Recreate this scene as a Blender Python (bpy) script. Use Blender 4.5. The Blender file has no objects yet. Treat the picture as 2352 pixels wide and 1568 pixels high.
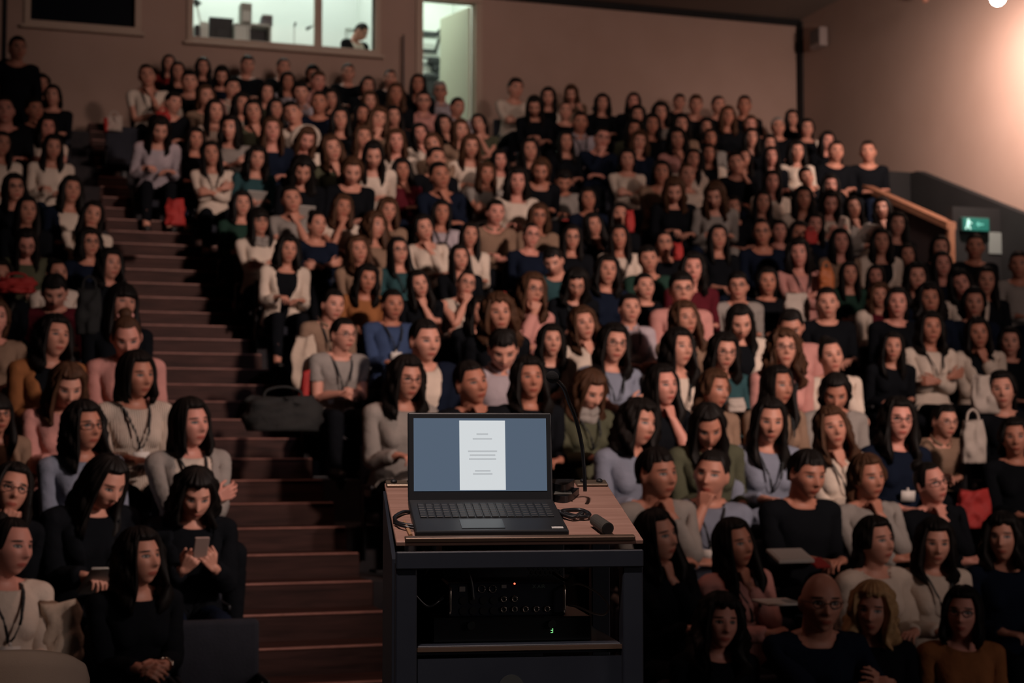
import bpy, bmesh, math, random
import numpy as np
from mathutils import Vector, Matrix, noise

# ------------------------------------------------------------------ camera, world, exposure, big lights
SC = bpy.context.scene
COL = SC.collection
W_PX, H_PX, F_PX = 2352.0, 1568.0, 3715.0
PHI = math.radians(18.2)                    # the hall's depth axis (+Y) lies to one side of the view axis
PITCH = math.atan(231.0 / F_PX)
CAM = np.array([0.0, 0.0, 1.79])
FH = np.array([math.sin(PHI), math.cos(PHI), 0.0])
RT = np.array([math.cos(PHI), -math.sin(PHI), 0.0])
FW = FH * math.cos(PITCH) + np.array([0, 0, math.sin(PITCH)])
UP = np.cross(RT, FW)

cd = bpy.data.cameras.new('camera')
cam = bpy.data.objects.new('camera', cd)
COL.objects.link(cam)
cam.matrix_world = Matrix(((RT[0], UP[0], -FW[0], CAM[0]), (RT[1], UP[1], -FW[1], CAM[1]),
                           (RT[2], UP[2], -FW[2], CAM[2]), (0, 0, 0, 1)))
cd.sensor_width = 36.0
cd.lens = 36.0 * F_PX / W_PX
cd.clip_end = 200
cd.dof.use_dof = True
cd.dof.focus_distance = 4.15
cd.dof.aperture_fstop = 4.2
SC.camera = cam

vs = SC.view_settings
vs.view_transform = 'Standard'
vs.look = 'None'
vs.gamma = 1.0
vs.use_curve_mapping = False
vs.exposure = 0.0
try:
    SC.cycles.use_denoising = True
    SC.cycles.max_bounces = 6
    SC.cycles.diffuse_bounces = 3
    SC.cycles.sample_clamp_indirect = 4.0
except Exception:
    pass

wd = bpy.data.worlds.new('hall_gloom')
SC.world = wd
wd.use_nodes = True
wd.node_tree.nodes['Background'].inputs[0].default_value = (0.22, 0.78, 1.0, 1)
wd.node_tree.nodes['Background'].inputs[1].default_value = 0.0045


def lamp(name, kind, loc, target, energy, color, size=0.2, spot=None, blend=0.5):
    l = bpy.data.lights.new(name, kind)
    o = bpy.data.objects.new(name, l)
    COL.objects.link(o)
    o.location = loc
    d = Vector(target) - Vector(loc)
    o.rotation_euler = d.to_track_quat('-Z', 'Y').to_euler()
    l.energy = energy
    l.color = color
    if kind == 'SPOT':
        l.spot_size = math.radians(spot)
        l.spot_blend = blend
        l.shadow_soft_size = size
    elif kind == 'AREA':
        l.shape = 'DISK'
        l.size = size
    else:
        l.shadow_soft_size = size
    return o


# stage wash thrown on the middle of the audience, from the ceiling above the stage
lamp('stage_wash_light', 'SPOT', (7.6, -3.0, 7.5), (4.7, 12.9, 3.0), 8800, (1.0, 0.73, 0.63), 0.4, 30, 0.9)
lamp('upper_row_fill', 'SPOT', (8.0, -3.0, 7.8), (7.4, 18.6, 5.7), 2300, (1.0, 0.72, 0.63), 0.4, 40, 1.0)  # weak broad fill, added to lift the upper rows outside the main beam
# spot added under the mid-hall ceiling to brighten the rear wall
lamp('added_wall_wash', 'SPOT', (4.8, 13.5, 8.2), (5.0, 22.6, 7.2), 430, (1.0, 0.75, 0.65), 0.4, 84, 1.0)
# cool projector spill that falls across the stairs
lamp('projector_spill_light', 'SPOT', (5.2, 1.0, 7.4), (1.7, 13.6, 2.3), 300, (0.76, 0.76, 1.0), 0.10, 13, 0.6)
# fill added to lift the smaller block of seats
lamp('side_block_fill', 'SPOT', (7.5, 2.0, 5.6), (0.4, 10.4, 1.8), 2700, (1.0, 0.76, 0.68), 0.25, 26, 1.0)
# weak warm downlights over the stairs and the lectern
lamp('stair_downlight', 'SPOT', (2.6, 9.0, 8.2), (2.0, 9.6, 0.4), 260, (1.0, 0.52, 0.40), 0.2, 60, 1.0)
lamp('top_stair_downlight', 'SPOT', (2.2, 16.5, 8.2), (1.6, 19.0, 4.6), 40, (1.0, 0.36, 0.24), 0.2, 46, 1.0)
lamp('lectern_downlight', 'SPOT', (0.2, 2.0, 6.0), (1.1, 3.9, 1.45), 680, (1.0, 0.78, 0.70), 0.12, 24, 0.9)
lamp('chair_fill_light', 'SPOT', (-1.0, 1.5, 5.0), (-0.2, 5.2, 1.0), 120, (1.0, 0.72, 0.60), 0.12, 22, 0.9)  # extra spot added just to brighten the tub chair
# glow of the projection screen behind the stage
lamp('screen_glow_light', 'AREA', (9.5, -3.0, 4.0), (4.0, 10.0, 1.4), 120, (0.95, 0.76, 0.70), 3.0)

# ------------------------------------------------------------------ helpers
def ray(x, y):
    return FW + RT * ((x - 1176) / F_PX) + UP * ((784 - y) / F_PX)


def at_Y(x, y, Y):
    r = ray(x, y)
    return CAM + r * ((Y - CAM[1]) / r[1])


def at_X(x, y, X):
    r = ray(x, y)
    return CAM + r * ((X - CAM[0]) / r[0])


def pixel_z(Z, x, y):
    r = ray(x, y)
    return CAM + r * ((Z - CAM[2]) / r[2])


MATS = {}


def principled(name, color, rough=0.7, metal=0.0, emit=None, estr=0.0, spec=None):
    if name in MATS:
        return MATS[name]
    m = bpy.data.materials.new(name)
    m.use_nodes = True
    b = m.node_tree.nodes['Principled BSDF']
    b.inputs['Base Color'].default_value = (*color, 1)
    b.inputs['Roughness'].default_value = rough
    b.inputs['Metallic'].default_value = metal
    if spec is not None:
        b.inputs['Specular IOR Level'].default_value = spec
    if emit:
        b.inputs['Emission Color'].default_value = (*emit, 1)
        b.inputs['Emission Strength'].default_value = estr
    MATS[name] = m
    return m


def N(m, t, **kw):
    n = m.node_tree.nodes.new(t)
    for k, v in kw.items():
        setattr(n, k, v)
    return n


def L(m, a, b):
    m.node_tree.links.new(a, b)


def mottled(name, c1, c2, scale, rough=0.75, bump=0.0, bscale=None, detail=3, metal=0.0):
    """two colours blended by noise, with an optional noise bump"""
    if name in MATS:
        return MATS[name]
    m = principled(name, c1, rough, metal)
    b = m.node_tree.nodes['Principled BSDF']
    tc = N(m, 'ShaderNodeTexCoord')
    nz = N(m, 'ShaderNodeTexNoise')
    nz.inputs['Scale'].default_value = scale
    nz.inputs['Detail'].default_value = detail
    L(m, tc.outputs['Object'], nz.inputs['Vector'])
    r = N(m, 'ShaderNodeValToRGB')
    r.color_ramp.elements[0].position = 0.35
    r.color_ramp.elements[1].position = 0.68
    r.color_ramp.elements[0].color = (*c1, 1)
    r.color_ramp.elements[1].color = (*c2, 1)
    L(m, nz.outputs['Fac'], r.inputs['Fac'])
    L(m, r.outputs['Color'], b.inputs['Base Color'])
    if bump:
        n2 = N(m, 'ShaderNodeTexNoise')
        n2.inputs['Scale'].default_value = bscale or scale * 4
        n2.inputs['Detail'].default_value = 4
        L(m, tc.outputs['Object'], n2.inputs['Vector'])
        bp = N(m, 'ShaderNodeBump')
        bp.inputs['Strength'].default_value = bump
        bp.inputs['Distance'].default_value = 0.02
        L(m, n2.outputs['Fac'], bp.inputs['Height'])
        L(m, bp.outputs['Normal'], b.inputs['Normal'])
    return m


def wood(name, c1, c2, stretch=(1.0, 9.0, 9.0), scale=2.0, rough=0.4, seams=0.0):
    """long-grained wood, grain along X"""
    if name in MATS:
        return MATS[name]
    m = principled(name, c1, rough)
    b = m.node_tree.nodes['Principled BSDF']
    tc = N(m, 'ShaderNodeTexCoord')
    mp = N(m, 'ShaderNodeMapping')
    mp.inputs['Scale'].default_value = stretch
    nz = N(m, 'ShaderNodeTexNoise')
    nz.inputs['Scale'].default_value = scale
    nz.inputs['Detail'].default_value = 6
    nz.inputs['Distortion'].default_value = 0.6
    L(m, tc.outputs['Object'], mp.inputs['Vector'])
    L(m, mp.outputs['Vector'], nz.inputs['Vector'])
    r = N(m, 'ShaderNodeValToRGB')
    r.color_ramp.elements[0].position = 0.3
    r.color_ramp.elements[1].position = 0.72
    r.color_ramp.elements[0].color = (*c1, 1)
    r.color_ramp.elements[1].color = (*c2, 1)
    L(m, nz.outputs['Fac'], r.inputs['Fac'])
    L(m, r.outputs['Color'], b.inputs['Base Color'])
    bp = N(m, 'ShaderNodeBump')
    bp.inputs['Strength'].default_value = 0.15
    bp.inputs['Distance'].default_value = 0.004
    L(m, nz.outputs['Fac'], bp.inputs['Height'])
    L(m, bp.outputs['Normal'], b.inputs['Normal'])
    return m


def link(name, me, mat=None, parent=None, loc=(0, 0, 0), rot=(0, 0, 0), smooth=False):
    o = bpy.data.objects.new(name, me)
    COL.objects.link(o)
    if mat is not None:
        if len(me.materials) == 0:
            me.materials.append(None)
        o.material_slots[0].link = 'OBJECT'
        o.material_slots[0].material = mat
    o.location = loc
    o.rotation_euler = rot
    if parent is not None:
        o.parent = parent
    if smooth:
        me.polygons.foreach_set('use_smooth', [True] * len(me.polygons))
    return o


def pymesh(name, verts, faces, smooth=False):
    me = bpy.data.meshes.new(name)
    me.from_pydata([tuple(map(float, v)) for v in verts], [], [tuple(f) for f in faces])
    me.update()
    if smooth:
        me.polygons.foreach_set('use_smooth', [True] * len(me.polygons))
    return me


class MB:
    """collects shapes into one mesh"""

    def __init__(self):
        self.bm = bmesh.new()

    def box(self, c, s, rot=None, bevel=0.0, seg=2):
        r = bmesh.ops.create_cube(self.bm, size=1.0)
        vs_ = r['verts']
        M = Matrix.Translation(Vector(c))
        if rot is not None:
            M = M @ (rot if isinstance(rot, Matrix) else Matrix.Rotation(rot, 4, 'Z'))
        M = M @ Matrix.Diagonal((*s, 1))
        bmesh.ops.transform(self.bm, matrix=M, verts=vs_)
        if bevel:
            es = {e for v in vs_ for e in v.link_edges}
            bmesh.ops.bevel(self.bm, geom=list(es), offset=bevel, segments=seg, affect='EDGES', profile=0.5)
        return self

    def cyl(self, p0, p1, r0, r1=None, seg=16, caps=True):
        p0, p1 = Vector(p0), Vector(p1)
        r1 = r0 if r1 is None else r1
        d = p1 - p0
        q = d.to_track_quat('Z', 'Y').to_matrix().to_4x4()
        M = Matrix.Translation((p0 + p1) / 2) @ q
        bmesh.ops.create_cone(self.bm, cap_ends=caps, segments=seg, radius1=r0, radius2=r1, depth=d.length, matrix=M)
        return self

    def ball(self, c, r, seg=16, rot=None):
        r = (r, r, r) if isinstance(r, (int, float)) else r
        M = Matrix.Translation(Vector(c))
        if rot is not None:
            M = M @ rot
        M = M @ Matrix.Diagonal((*r, 1))
        bmesh.ops.create_uvsphere(self.bm, u_segments=seg, v_segments=max(8, seg // 2 + 2), radius=1.0, matrix=M)
        return self

    def tube(self, pts, r, seg=8):
        pts = [Vector(p) for p in pts]
        rings = []
        n = len(pts)
        prev = None
        for i, p in enumerate(pts):
            t = (pts[min(i + 1, n - 1)] - pts[max(i - 1, 0)]).normalized()
            if prev is None:
                a = t.orthogonal().normalized()
            else:
                a = (prev - t * prev.dot(t)).normalized()
            prev = a
            b = t.cross(a)
            rr = r[i] if isinstance(r, (list, tuple)) else r
            rings.append([self.bm.verts.new(p + (a * math.cos(2 * math.pi * k / seg) + b * math.sin(2 * math.pi * k / seg)) * rr) for k in range(seg)])
        for i in range(n - 1):
            for k in range(seg):
                self.bm.faces.new((rings[i][k], rings[i][(k + 1) % seg], rings[i + 1][(k + 1) % seg], rings[i + 1][k]))
        self.bm.faces.new(rings[0][::-1])
        self.bm.faces.new(rings[-1])
        return self

    def prism(self, poly, axis, a, b):
        """polygon of 2D points extruded along an axis ('X': points are (y,z); 'Y': (x,z); 'Z': (x,y))"""
        def P(p, t):
            return {'X': (t, p[0], p[1]), 'Y': (p[0], t, p[1]), 'Z': (p[0], p[1], t)}[axis]
        lo = [self.bm.verts.new(P(p, a)) for p in poly]
        hi = [self.bm.verts.new(P(p, b)) for p in poly]
        n = len(poly)
        for i in range(n):
            self.bm.faces.new((lo[i], lo[(i + 1) % n], hi[(i + 1) % n], hi[i]))
        self.bm.faces.new(lo[::-1])
        self.bm.faces.new(hi)
        return self

    def mesh(self, name, smooth=False):
        bmesh.ops.recalc_face_normals(self.bm, faces=self.bm.faces[:])
        me = bpy.data.meshes.new(name)
        self.bm.to_mesh(me)
        self.bm.free()
        if smooth:
            me.polygons.foreach_set('use_smooth', [True] * len(me.polygons))
        return me

    def build(self, name, mat, parent=None, loc=(0, 0, 0), rot=(0, 0, 0), smooth=False):
        return link(name, self.mesh(name, smooth), mat, parent, loc, rot)


def empty(name, loc=(0, 0, 0), rot=(0, 0, 0)):
    o = bpy.data.objects.new(name, None)
    COL.objects.link(o)
    o.location = loc
    o.rotation_euler = rot
    o.empty_display_size = 0.1
    return o


def tag(o, label, cat, group=None):
    o['label'] = label
    o['category'] = cat
    if group:
        o['group'] = group
    return o


def struct(o, label=None):
    o['kind'] = 'structure'
    if label:
        o['label'] = label
    return o


def spline(pts, n=8):
    """Catmull-Rom through points"""
    P = [np.array(p, float) for p in pts]
    P = [2 * P[0] - P[1]] + P + [2 * P[-1] - P[-2]]
    out = []
    for i in range(1, len(P) - 2):
        for k in range(n):
            t = k / n
            a, b, c, d = P[i - 1], P[i], P[i + 1], P[i + 2]
            out.append(0.5 * ((2 * b) + (-a + c) * t + (2 * a - 5 * b + 4 * c - d) * t * t + (-a + 3 * b - 3 * c + d) * t ** 3))
    out.append(P[-2])
    return out

# ------------------------------------------------------------------ the hall
YB, XW, ZC = 22.6, 12.2, 8.45          # rear wall, side wall, ceiling


def row_y(k):
    return 8.43 + .8 * (k - 1) if k <= 11 else 16.43 + .70 * (k - 11)


def row_z(k):
    q = (row_y(k) - 8.43) / .89 + 1
    return -.02 + (.34 * (q - 1) if q <= 10 else 3.06 + .44 * (q - 10))


M_WALL = mottled('painted_plaster', (.36, .24, .19), (.39, .265, .215), 1.3, .85, .10, 60)
M_WALL2 = mottled('painted_plaster_side', (.40, .275, .22), (.43, .30, .245), 1.1, .85, .10, 60)
M_CEIL = mottled('ceiling_paint', (.20, .165, .14), (.23, .19, .16), 1.5, .9, .05, 40)
M_DARK = mottled('dark_panel', (.005, .005, .0055), (.008, .008, .0085), 3, .9)
M_TRIM = principled('window_trim', (.42, .31, .24), .6)
M_BLACKGLASS = principled('dark_glass', (.004, .006, .010), .12)
M_CARPET = mottled('tier_carpet', (.016, .015, .018), (.024, .020, .022), 14, .95, .2, 120)
M_STAIR = wood('stair_wood', (.026, .0125, .0105), (.062, .028, .023), (1.2, 14, 14), 2.2, .65)
M_STAIR.node_tree.nodes['Principled BSDF'].inputs['Specular IOR Level'].default_value = .15
M_RAIL = wood('handrail_wood', (.24, .10, .06), (.34, .16, .09), (12, 1.2, 12), 2.5, .4)
M_WHITE = principled('office_white', (.78, .80, .76), .7)
M_GREYW = principled('office_grey', (.42, .42, .38), .7)
M_BLACK = principled('matt_black', (.010, .011, .013), .55)
M_STEEL = principled('dark_steel', (.05, .05, .055), .35, 1.0)
M_STAGE = wood('stage_boards', (.03, .018, .013), (.06, .035, .025), (1, 12, 12), 2, .4)

# tiers: each block of seats stands on a flight of broad carpeted steps


def tier_mesh(x0, x1, k0, k1, zb=-.75):
    poly = [(row_y(k0) - .62, zb)]
    for k in range(k0, k1 + 1):
        poly.append((row_y(k) - .62, row_z(k)))
        poly.append((row_y(k + 1) - .62 if k < k1 else YB, row_z(k)))
    poly.append((YB, zb))
    return MB().prism(poly, 'X', x0, x1).mesh('tiers')


ZF = row_z(-1)
struct(MB().box((3.1, 1.2, ZF - .1), (18.6, 12.6, .2)).build('floor', M_CARPET))
AX0, AX1, TOPK = 1.28, 2.42, 15
struct(link('seating_tiers', tier_mesh(-6.2, AX0, -1, 19), M_CARPET))
struct(link('seating_tiers', tier_mesh(AX1, 11.30, -1, TOPK - 1), M_CARPET))
m = MB()
poly = [(row_y(TOPK) - .62, -.75)]
for k in range(TOPK, 20):
    poly += [(row_y(k) - .62, row_z(k)), (row_y(k + 1) - .62 if k < 19 else YB, row_z(k))]
poly.append((YB, -.75))
struct(m.prism(poly, 'X', 1.62, XW).build('seating_tiers', M_CARPET))
struct(MB().box((11.75, 12.0, ZF - .1), (.9, 9.4, .2)).build('floor', M_CARPET))

stairs = empty('stairs', (AX0, row_y(-1) - .62, ZF))
stairs['kind'] = 'structure'
yy, zz = [], []
for k in range(-1, 20):
    y0, y1, z0, z1 = row_y(k) - .62, row_y(k + 1) - .62, row_z(k), row_z(k + 1)
    yy += [y0, (y0 + y1) / 2]
    zz += [z0, (z0 + z1) / 2]
yy.append(row_y(20) - .62)
for i in range(len(zz)):
    x1 = AX1 if yy[i] < row_y(TOPK) - .63 else 1.62
    if yy[i + 1] > YB or yy[i] > YB - .3:
        break
    zlow = zz[i] - .45
    s = MB().box(((AX0 + x1) / 2, (yy[i] + yy[i + 1] + .02) / 2, (zz[i] + zlow) / 2), (x1 - AX0, yy[i + 1] - yy[i] + .02, zz[i] - zlow), bevel=.006, seg=1)
    o = s.build('step', M_STAIR, stairs)
    o.location = -stairs.location
    n = MB().box(((AX0 + x1) / 2, yy[i] + .012, zz[i] + .002), (x1 - AX0 - .02, .045, .012), bevel=.004, seg=1).build('nosing', mottled('worn_lit_nosing', (.22, .09, .07), (.32, .14, .11), 9, .38), o)  # besides wear, the light on the tread edges is put into this colour

# stage
struct(MB().box((3.2, .6, (ZF + .5) / 2), (15.8, 11.4, .5 - ZF)).build('stage_platform', M_STAGE))

# rear wall round its openings
W1L, W1R, W1B = at_Y(70, 47, YB)[0], at_Y(309, 65, YB)[0], at_Y(190, 55, YB)[2]
W2L, W2R, W2B = at_Y(443, 80, YB)[0], at_Y(860, 120, YB)[0], at_Y(650, 100, YB)[2]
DL, DR = at_Y(967, 60, YB)[0], at_Y(1091, 60, YB)[0]
DT = at_Y(1030, 2, YB)[2]
ZLAND = row_z(19)
WT = 8.30
TH = .18
m = MB()


def wallbox(x0, x1, z0, z1):
    m.box(((x0 + x1) / 2, YB + TH / 2, (z0 + z1) / 2), (x1 - x0, TH, z1 - z0))


wallbox(-6.2, W1L, -.75, ZC)
wallbox(W1L, W1R, -.75, W1B)
wallbox(W1L, W1R, WT, ZC)
wallbox(W1R, W2L, -.75, ZC)
wallbox(W2L, W2R, -.75, W2B)
wallbox(W2L, W2R, WT, ZC)
wallbox(W2R, DL, -.75, ZC)
wallbox(DL, DR, -.75, ZLAND + .0)
wallbox(DL, DR, DT, ZC)
wallbox(DR, XW + .2, -.75, ZC)
struct(m.build('wall_rear', M_WALL))
struct(MB().box((XW + .1, 8.2, 3.85), (.2, 29.2, 9.2)).build('wall_right', M_WALL2))
struct(MB().box((-6.3, 8.2, 3.85), (.2, 29.2, 9.2)).build('wall_left', M_WALL2))
struct(MB().box((3.0, 8.2, ZC + .1), (18.8, 29.2, .2)).build('ceiling', M_CEIL))

# dark strips: cornice, corner post, rear wall conduit
struct(MB().box((9.4, YB - .04, ZC - .045), (5.6, .08, .09)).build('trim_1', M_DARK))
cx = at_Y(1838, 180, YB)[0]
struct(MB().box((cx, YB - .08, (ZC - .05 + 5.5) / 2), (.14, .16, ZC - .05 - 5.5)).build('trim_2', M_DARK))
cx = at_Y(11, 60, YB)[0]
struct(MB().box((cx, YB - .02, 7.4), (.05, .04, 2.0)).build('trim_3', M_DARK))
struct(MB().box(((1.0 + W2L) / 2, YB - .015, ZLAND + .05), (3.0, .03, .10)).build('baseboard_rear', M_DARK))


def window(name, x0, x1, z0, z1, mull=None, dark=False):
    root = MB()
    t, d = .085, .07
    for (a, b, c, e) in ((x0 - t, x1 + t, z0 - t, z0), (x0 - t, x1 + t, z1, z1 + t), (x0 - t, x0, z0, z1), (x1, x1 + t, z0, z1)):
        root.box(((a + b) / 2, YB + .06, (c + e) / 2), (b - a, .20, e - c), bevel=.006, seg=1)
    if mull:
        root.box((mull, YB + .09, (z0 + z1) / 2), (.105, .10, z1 - z0))
    o = struct(root.build(name, M_TRIM))
    MB().box(((x0 + x1) / 2, YB - .055, z0 - .10), (x1 - x0 + .26, .09, .045), bevel=.006, seg=1).build('window_sill', M_TRIM, o)
    g = MB().box(((x0 + x1) / 2, YB + .10, (z0 + z1) / 2), (x1 - x0, .008, z1 - z0))
    if dark:
        g.build('pane', M_BLACKGLASS, o)
    else:
        gm = bpy.data.materials.get('clear_pane') or bpy.data.materials.new('clear_pane')
        gm.use_nodes = True
        nt = gm.node_tree
        if len(nt.nodes) < 4:
            nt.nodes.clear()
            out = nt.nodes.new('ShaderNodeOutputMaterial')
            tr, gl, mx = nt.nodes.new('ShaderNodeBsdfTransparent'), nt.nodes.new('ShaderNodeBsdfGlossy'), nt.nodes.new('ShaderNodeMixShader')
            gl.inputs['Roughness'].default_value = .03
            mx.inputs[0].default_value = .06
            nt.links.new(tr.outputs[0], mx.inputs[1])
            nt.links.new(gl.outputs[0], mx.inputs[2])
            nt.links.new(mx.outputs[0], out.inputs[0])
        g.build('pane', gm, o)
    return o


window('window_1', W1L, W1R, W1B, WT, dark=True)
MULL = at_Y(733, 60, YB)[0]
window('window_2', W2L, W2R, W2B, WT, mull=MULL)

# projection booth and the lit corridor behind the rear wall: real rooms
Y1 = YB + TH
bx0, bx1, by1 = W2L - .5, (W2R + DL) / 2, Y1 + 2.3
cx1, cy1 = DR + .45, Y1 + 2.6
for nm, c_, d_ in (('wall_booth_rear', ((bx0 + bx1) / 2, by1 + .05, 7.7), (bx1 - bx0 + .2, .1, 4.4)), ('wall_booth_side', (bx0 - .05, (Y1 + by1) / 2, 7.7), (.1, by1 - Y1, 4.4)),
                   ('wall_booth_partition', (bx1, (Y1 + cy1) / 2, 7.7), (.08, cy1 - Y1, 4.4)), ('wall_corridor_rear', ((bx1 + cx1) / 2, cy1 + .05, 7.7), (cx1 - bx1 + .2, .1, 4.4)),
                   ('wall_corridor_side', (cx1 + .05, (Y1 + cy1) / 2, 7.7), (.1, cy1 - Y1, 4.4))):
    struct(MB().box(c_, d_).build(nm, M_WHITE))
struct(MB().box(((bx0 + cx1) / 2, (Y1 + cy1) / 2, ZLAND - .05), (cx1 - bx0, cy1 - Y1, .1)).build('floor', M_GREYW))
struct(MB().box(((bx0 + cx1) / 2, (Y1 + cy1) / 2, 9.95), (cx1 - bx0 + .2, cy1 - Y1 + .2, .1)).build('ceiling', M_WHITE))
M_TUBE = principled('lamp_tube', (.9, .95, .9), .5, emit=(.86, 1.0, .88), estr=5.0)
for nm, x, y in (('ceiling_light', (bx0 + MULL) / 2, Y1 + 1.2), ('ceiling_light', MULL + .5, Y1 + 1.2), ('ceiling_light', (DL + DR) / 2 + .1, Y1 + 1.2)):
    o = MB().box((0, 0, -.02), (1.2, .30, .05), bevel=.01, seg=1).build(nm, M_WHITE, loc=(x, y, 9.90))
    MB().box((0, 0, -.052), (1.12, .24, .012)).build('diffuser', M_TUBE, o)
    tag(o, {0: 'flat ceiling lamp over the shelves in the booth', 1: 'flat ceiling lamp above the person in the booth', 2: 'flat ceiling lamp in the bright corridor behind the door'}[0 if x < MULL else 1 if x < bx1 else 2], 'lamp', 'white ceiling lamps')
lamp('booth_light', 'AREA', ((bx0 + MULL) / 2, Y1 + 1.2, 9.75), ((bx0 + MULL) / 2, Y1 + 1.2, 6), 44, (.86, 1.0, .90), 1.2)
lamp('booth_light', 'AREA', (MULL + .55, Y1 + 1.2, 9.75), (MULL + .5, Y1 + 1.2, 6), 21, (.84, .98, .92), .6)
lamp('corridor_light', 'AREA', ((DL + DR) / 2 + .1, Y1 + 1.1, 9.75), ((DL + DR) / 2, Y1 + 1.1, 6), 52, (.84, 1.0, .86), .8)

# door: frame, and the open leaf swung into the corridor
m = MB()
for x in (DL - .03, DR + .05):
    m.box((x, YB - .015, (ZLAND + DT) / 2), (.10, .07, DT - ZLAND))
m.box(((DL + DR) / 2, YB - .015, DT + .04), (DR - DL + .2, .07, .10))
d = struct(m.build('door_1', M_TRIM))
lf = MB().box((0, .42, (DT - ZLAND) / 2 - .01), (.04, .84, DT - ZLAND - .03), bevel=.004, seg=1).build('door_leaf', principled('door_paint', (.74, .76, .62), .5), d, loc=(DR - .03, Y1 - .02, ZLAND + .01), rot=(0, 0, math.radians(15)))
h = MB().cyl((-.02, .76, 1.03), (-.075, .76, 1.03), .012).cyl((-.07, .77, 1.03), (-.07, .63, 1.03), .010).cyl((-.022, .76, 1.03), (-.03, .76, 1.03), .028)
h.build('handle', principled('brass', (.35, .32, .15), .35, 1.0), lf)

# handrail and parapets at the side of the hall
RX = 11.34
pa, pb = at_X(1880, 375, RX), at_X(2180, 512, RX)
ya, za, yb, zb = pb[1], pb[2], pa[1], pa[2]
sl = (zb - za) / (yb - ya)
hr = MB()
hr.prism([(ya, za - 1.05), (ya, za - .06), (yb, zb - .06), (yb, zb - 1.05)], 'X', RX - .04, RX + .04)
hb = tag(hr.build('balustrade', mottled('oxblood_panel', (.020, .012, .012), (.028, .016, .015), 4, .6)), 'dark sloping balustrade with a wooden handrail beside the top seats', 'balustrade')
MB().prism([(ya - .05, za - .085), (ya - .05, za + .0), (yb, zb), (yb, zb - .085)], 'X', RX - .065, RX + .065).build('handrail', M_RAIL, hb)
MB().box((RX, ya - .02, za - .55), (.09, .09, 1.12), bevel=.008, seg=1).build('end_post', M_RAIL, hb)
PX = 12.10
p1, p2, p3 = at_X(2110, 393, PX), at_X(2352, 490, PX), at_X(1990, 384, 11.5)
k = (p1[2] - p2[2]) / (p1[1] - p2[1])
y9 = 8.0
m = MB().prism([(y9, ZF), (y9, p1[2] - k * (p1[1] - y9)), (p1[1], p1[2]), (p1[1] + .15, p1[2]), (p1[1] + .15, ZF)], 'X', PX - .03, XW + .02)
struct(m.build('trim_4', M_DARK))
struct(MB().box((11.85, p1[1] + .22, (p1[2] + 4.2) / 2), (.74, .10, p1[2] - 4.2 + .02)).build('trim_5', M_DARK))
EW = 17.15                                  # wall over the side exit
struct(MB().box((11.77, EW + .08, 3.7), (.78, .12, 2.0)).build('wall_exit', M_DARK))
e0 = at_Y(2238, 516, EW - .03)
o = MB().box((0, 0, 0), (.40, .07, .18), bevel=.01, seg=1).build('exit_sign', principled('sign_case', (.02, .05, .045), .4), loc=e0)
MB().box((.0, -.037, 0), (.37, .006, .155)).build('sign_face', principled('exit_green', (.01, .12, .10), .4, emit=(.05, .55, .45), estr=.06), o)
f = MB()
f.ball((-.115, -.044, .048), (.016, .004, .016), 10)
f.box((-.118, -.043, .010), (.030, .005, .055), Matrix.Rotation(.25, 4, 'Y'))
f.box((-.138, -.043, -.040), (.014, .005, .055), Matrix.Rotation(.55, 4, 'Y'))
f.box((-.098, -.043, -.042), (.014, .005, .050), Matrix.Rotation(-.5, 4, 'Y'))
f.box((-.088, -.043, .018), (.045, .005, .012), Matrix.Rotation(.3, 4, 'Y'))
f.build('pictogram', principled('exit_white', (.6, .9, .85), .4, emit=(.45, 1.0, .90), estr=.55), o)
f = MB()
f.box((.06, -.043, .0), (.085, .005, .016)).box((.020, -.043, .012), (.045, .005, .014), Matrix.Rotation(-.7, 4, 'Y')).box((.020, -.043, -.012), (.045, .005, .014), Matrix.Rotation(.7, 4, 'Y'))
f.build('arrow', principled('exit_arrow', (.15, .5, .45), .4, emit=(.1, .7, .6), estr=.18), o)
tag(o, 'green lit exit sign with a running figure below the handrail end', 'exit sign')
e1 = at_Y(2334, 560, EW - .005)
o = MB().box((0, 0, 0), (.26, .012, .27), bevel=.003, seg=1).build('notice', principled('notice_paper', (.20, .23, .22), .7), loc=(min(e1[0], 12.02), EW + .012, e1[2]))
tag(o, 'pale square notice on the dark wall beside the exit sign', 'notice')
lamp('exit_sign_light', 'POINT', tuple(e0 + np.array([0, -.25, 0])), tuple(e0), .5, (.2, 1.0, .85), .12)

# lamp high on the side wall, and its neighbours
lp = at_X(2292, -8, 11.0)
root = MB().box((.10, .0, .10), (.10, .10, .20), bevel=.01, seg=1).cyl((.12, 0, .02), (1.20, 0, .02), .018).build('wall_lamp', M_STEEL, loc=lp)
MB().cyl((0, 0, .10), (0, 0, -.02), .05, .10, 20, caps=False).build('lamp_shade', M_STEEL, root)
MB().ball((0, 0, -.02), .085, 18).build('bulb', principled('hot_bulb', (1, 1, .95), .4, emit=(1.0, .93, .85), estr=55), root, smooth=True)
tag(root, 'bright lamp high on the side wall above the exit', 'lamp')
lamp('wall_lamp_light', 'SPOT', tuple(lp + np.array([-.04, 0, -.16])), (12.7, 18.2, 5.2), 760, (1.0, .74, .64), .09, 132, 1.0)
pj = at_X(2139, -4, 11.9)
root = MB().box((0, 0, .12), (.16, .30, .16), bevel=.02).build('stage_spotlight', M_STEEL, loc=pj)
for yv in (-.10, .10):
    MB().cyl((-.02, yv, .06), (-.03, yv, -.025), .035, .04, 14).build('lens_barrel', principled('copper_rim', (.45, .22, .16), .4), root)
MB().box((.10, 0, .2), (.30, .04, .04)).build('bracket', M_STEEL, root)
tag(root, 'twin-barrelled spotlight hanging beside the bright wall lamp', 'spotlight')
bp = at_X(1880, 88, 12.08)
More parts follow.
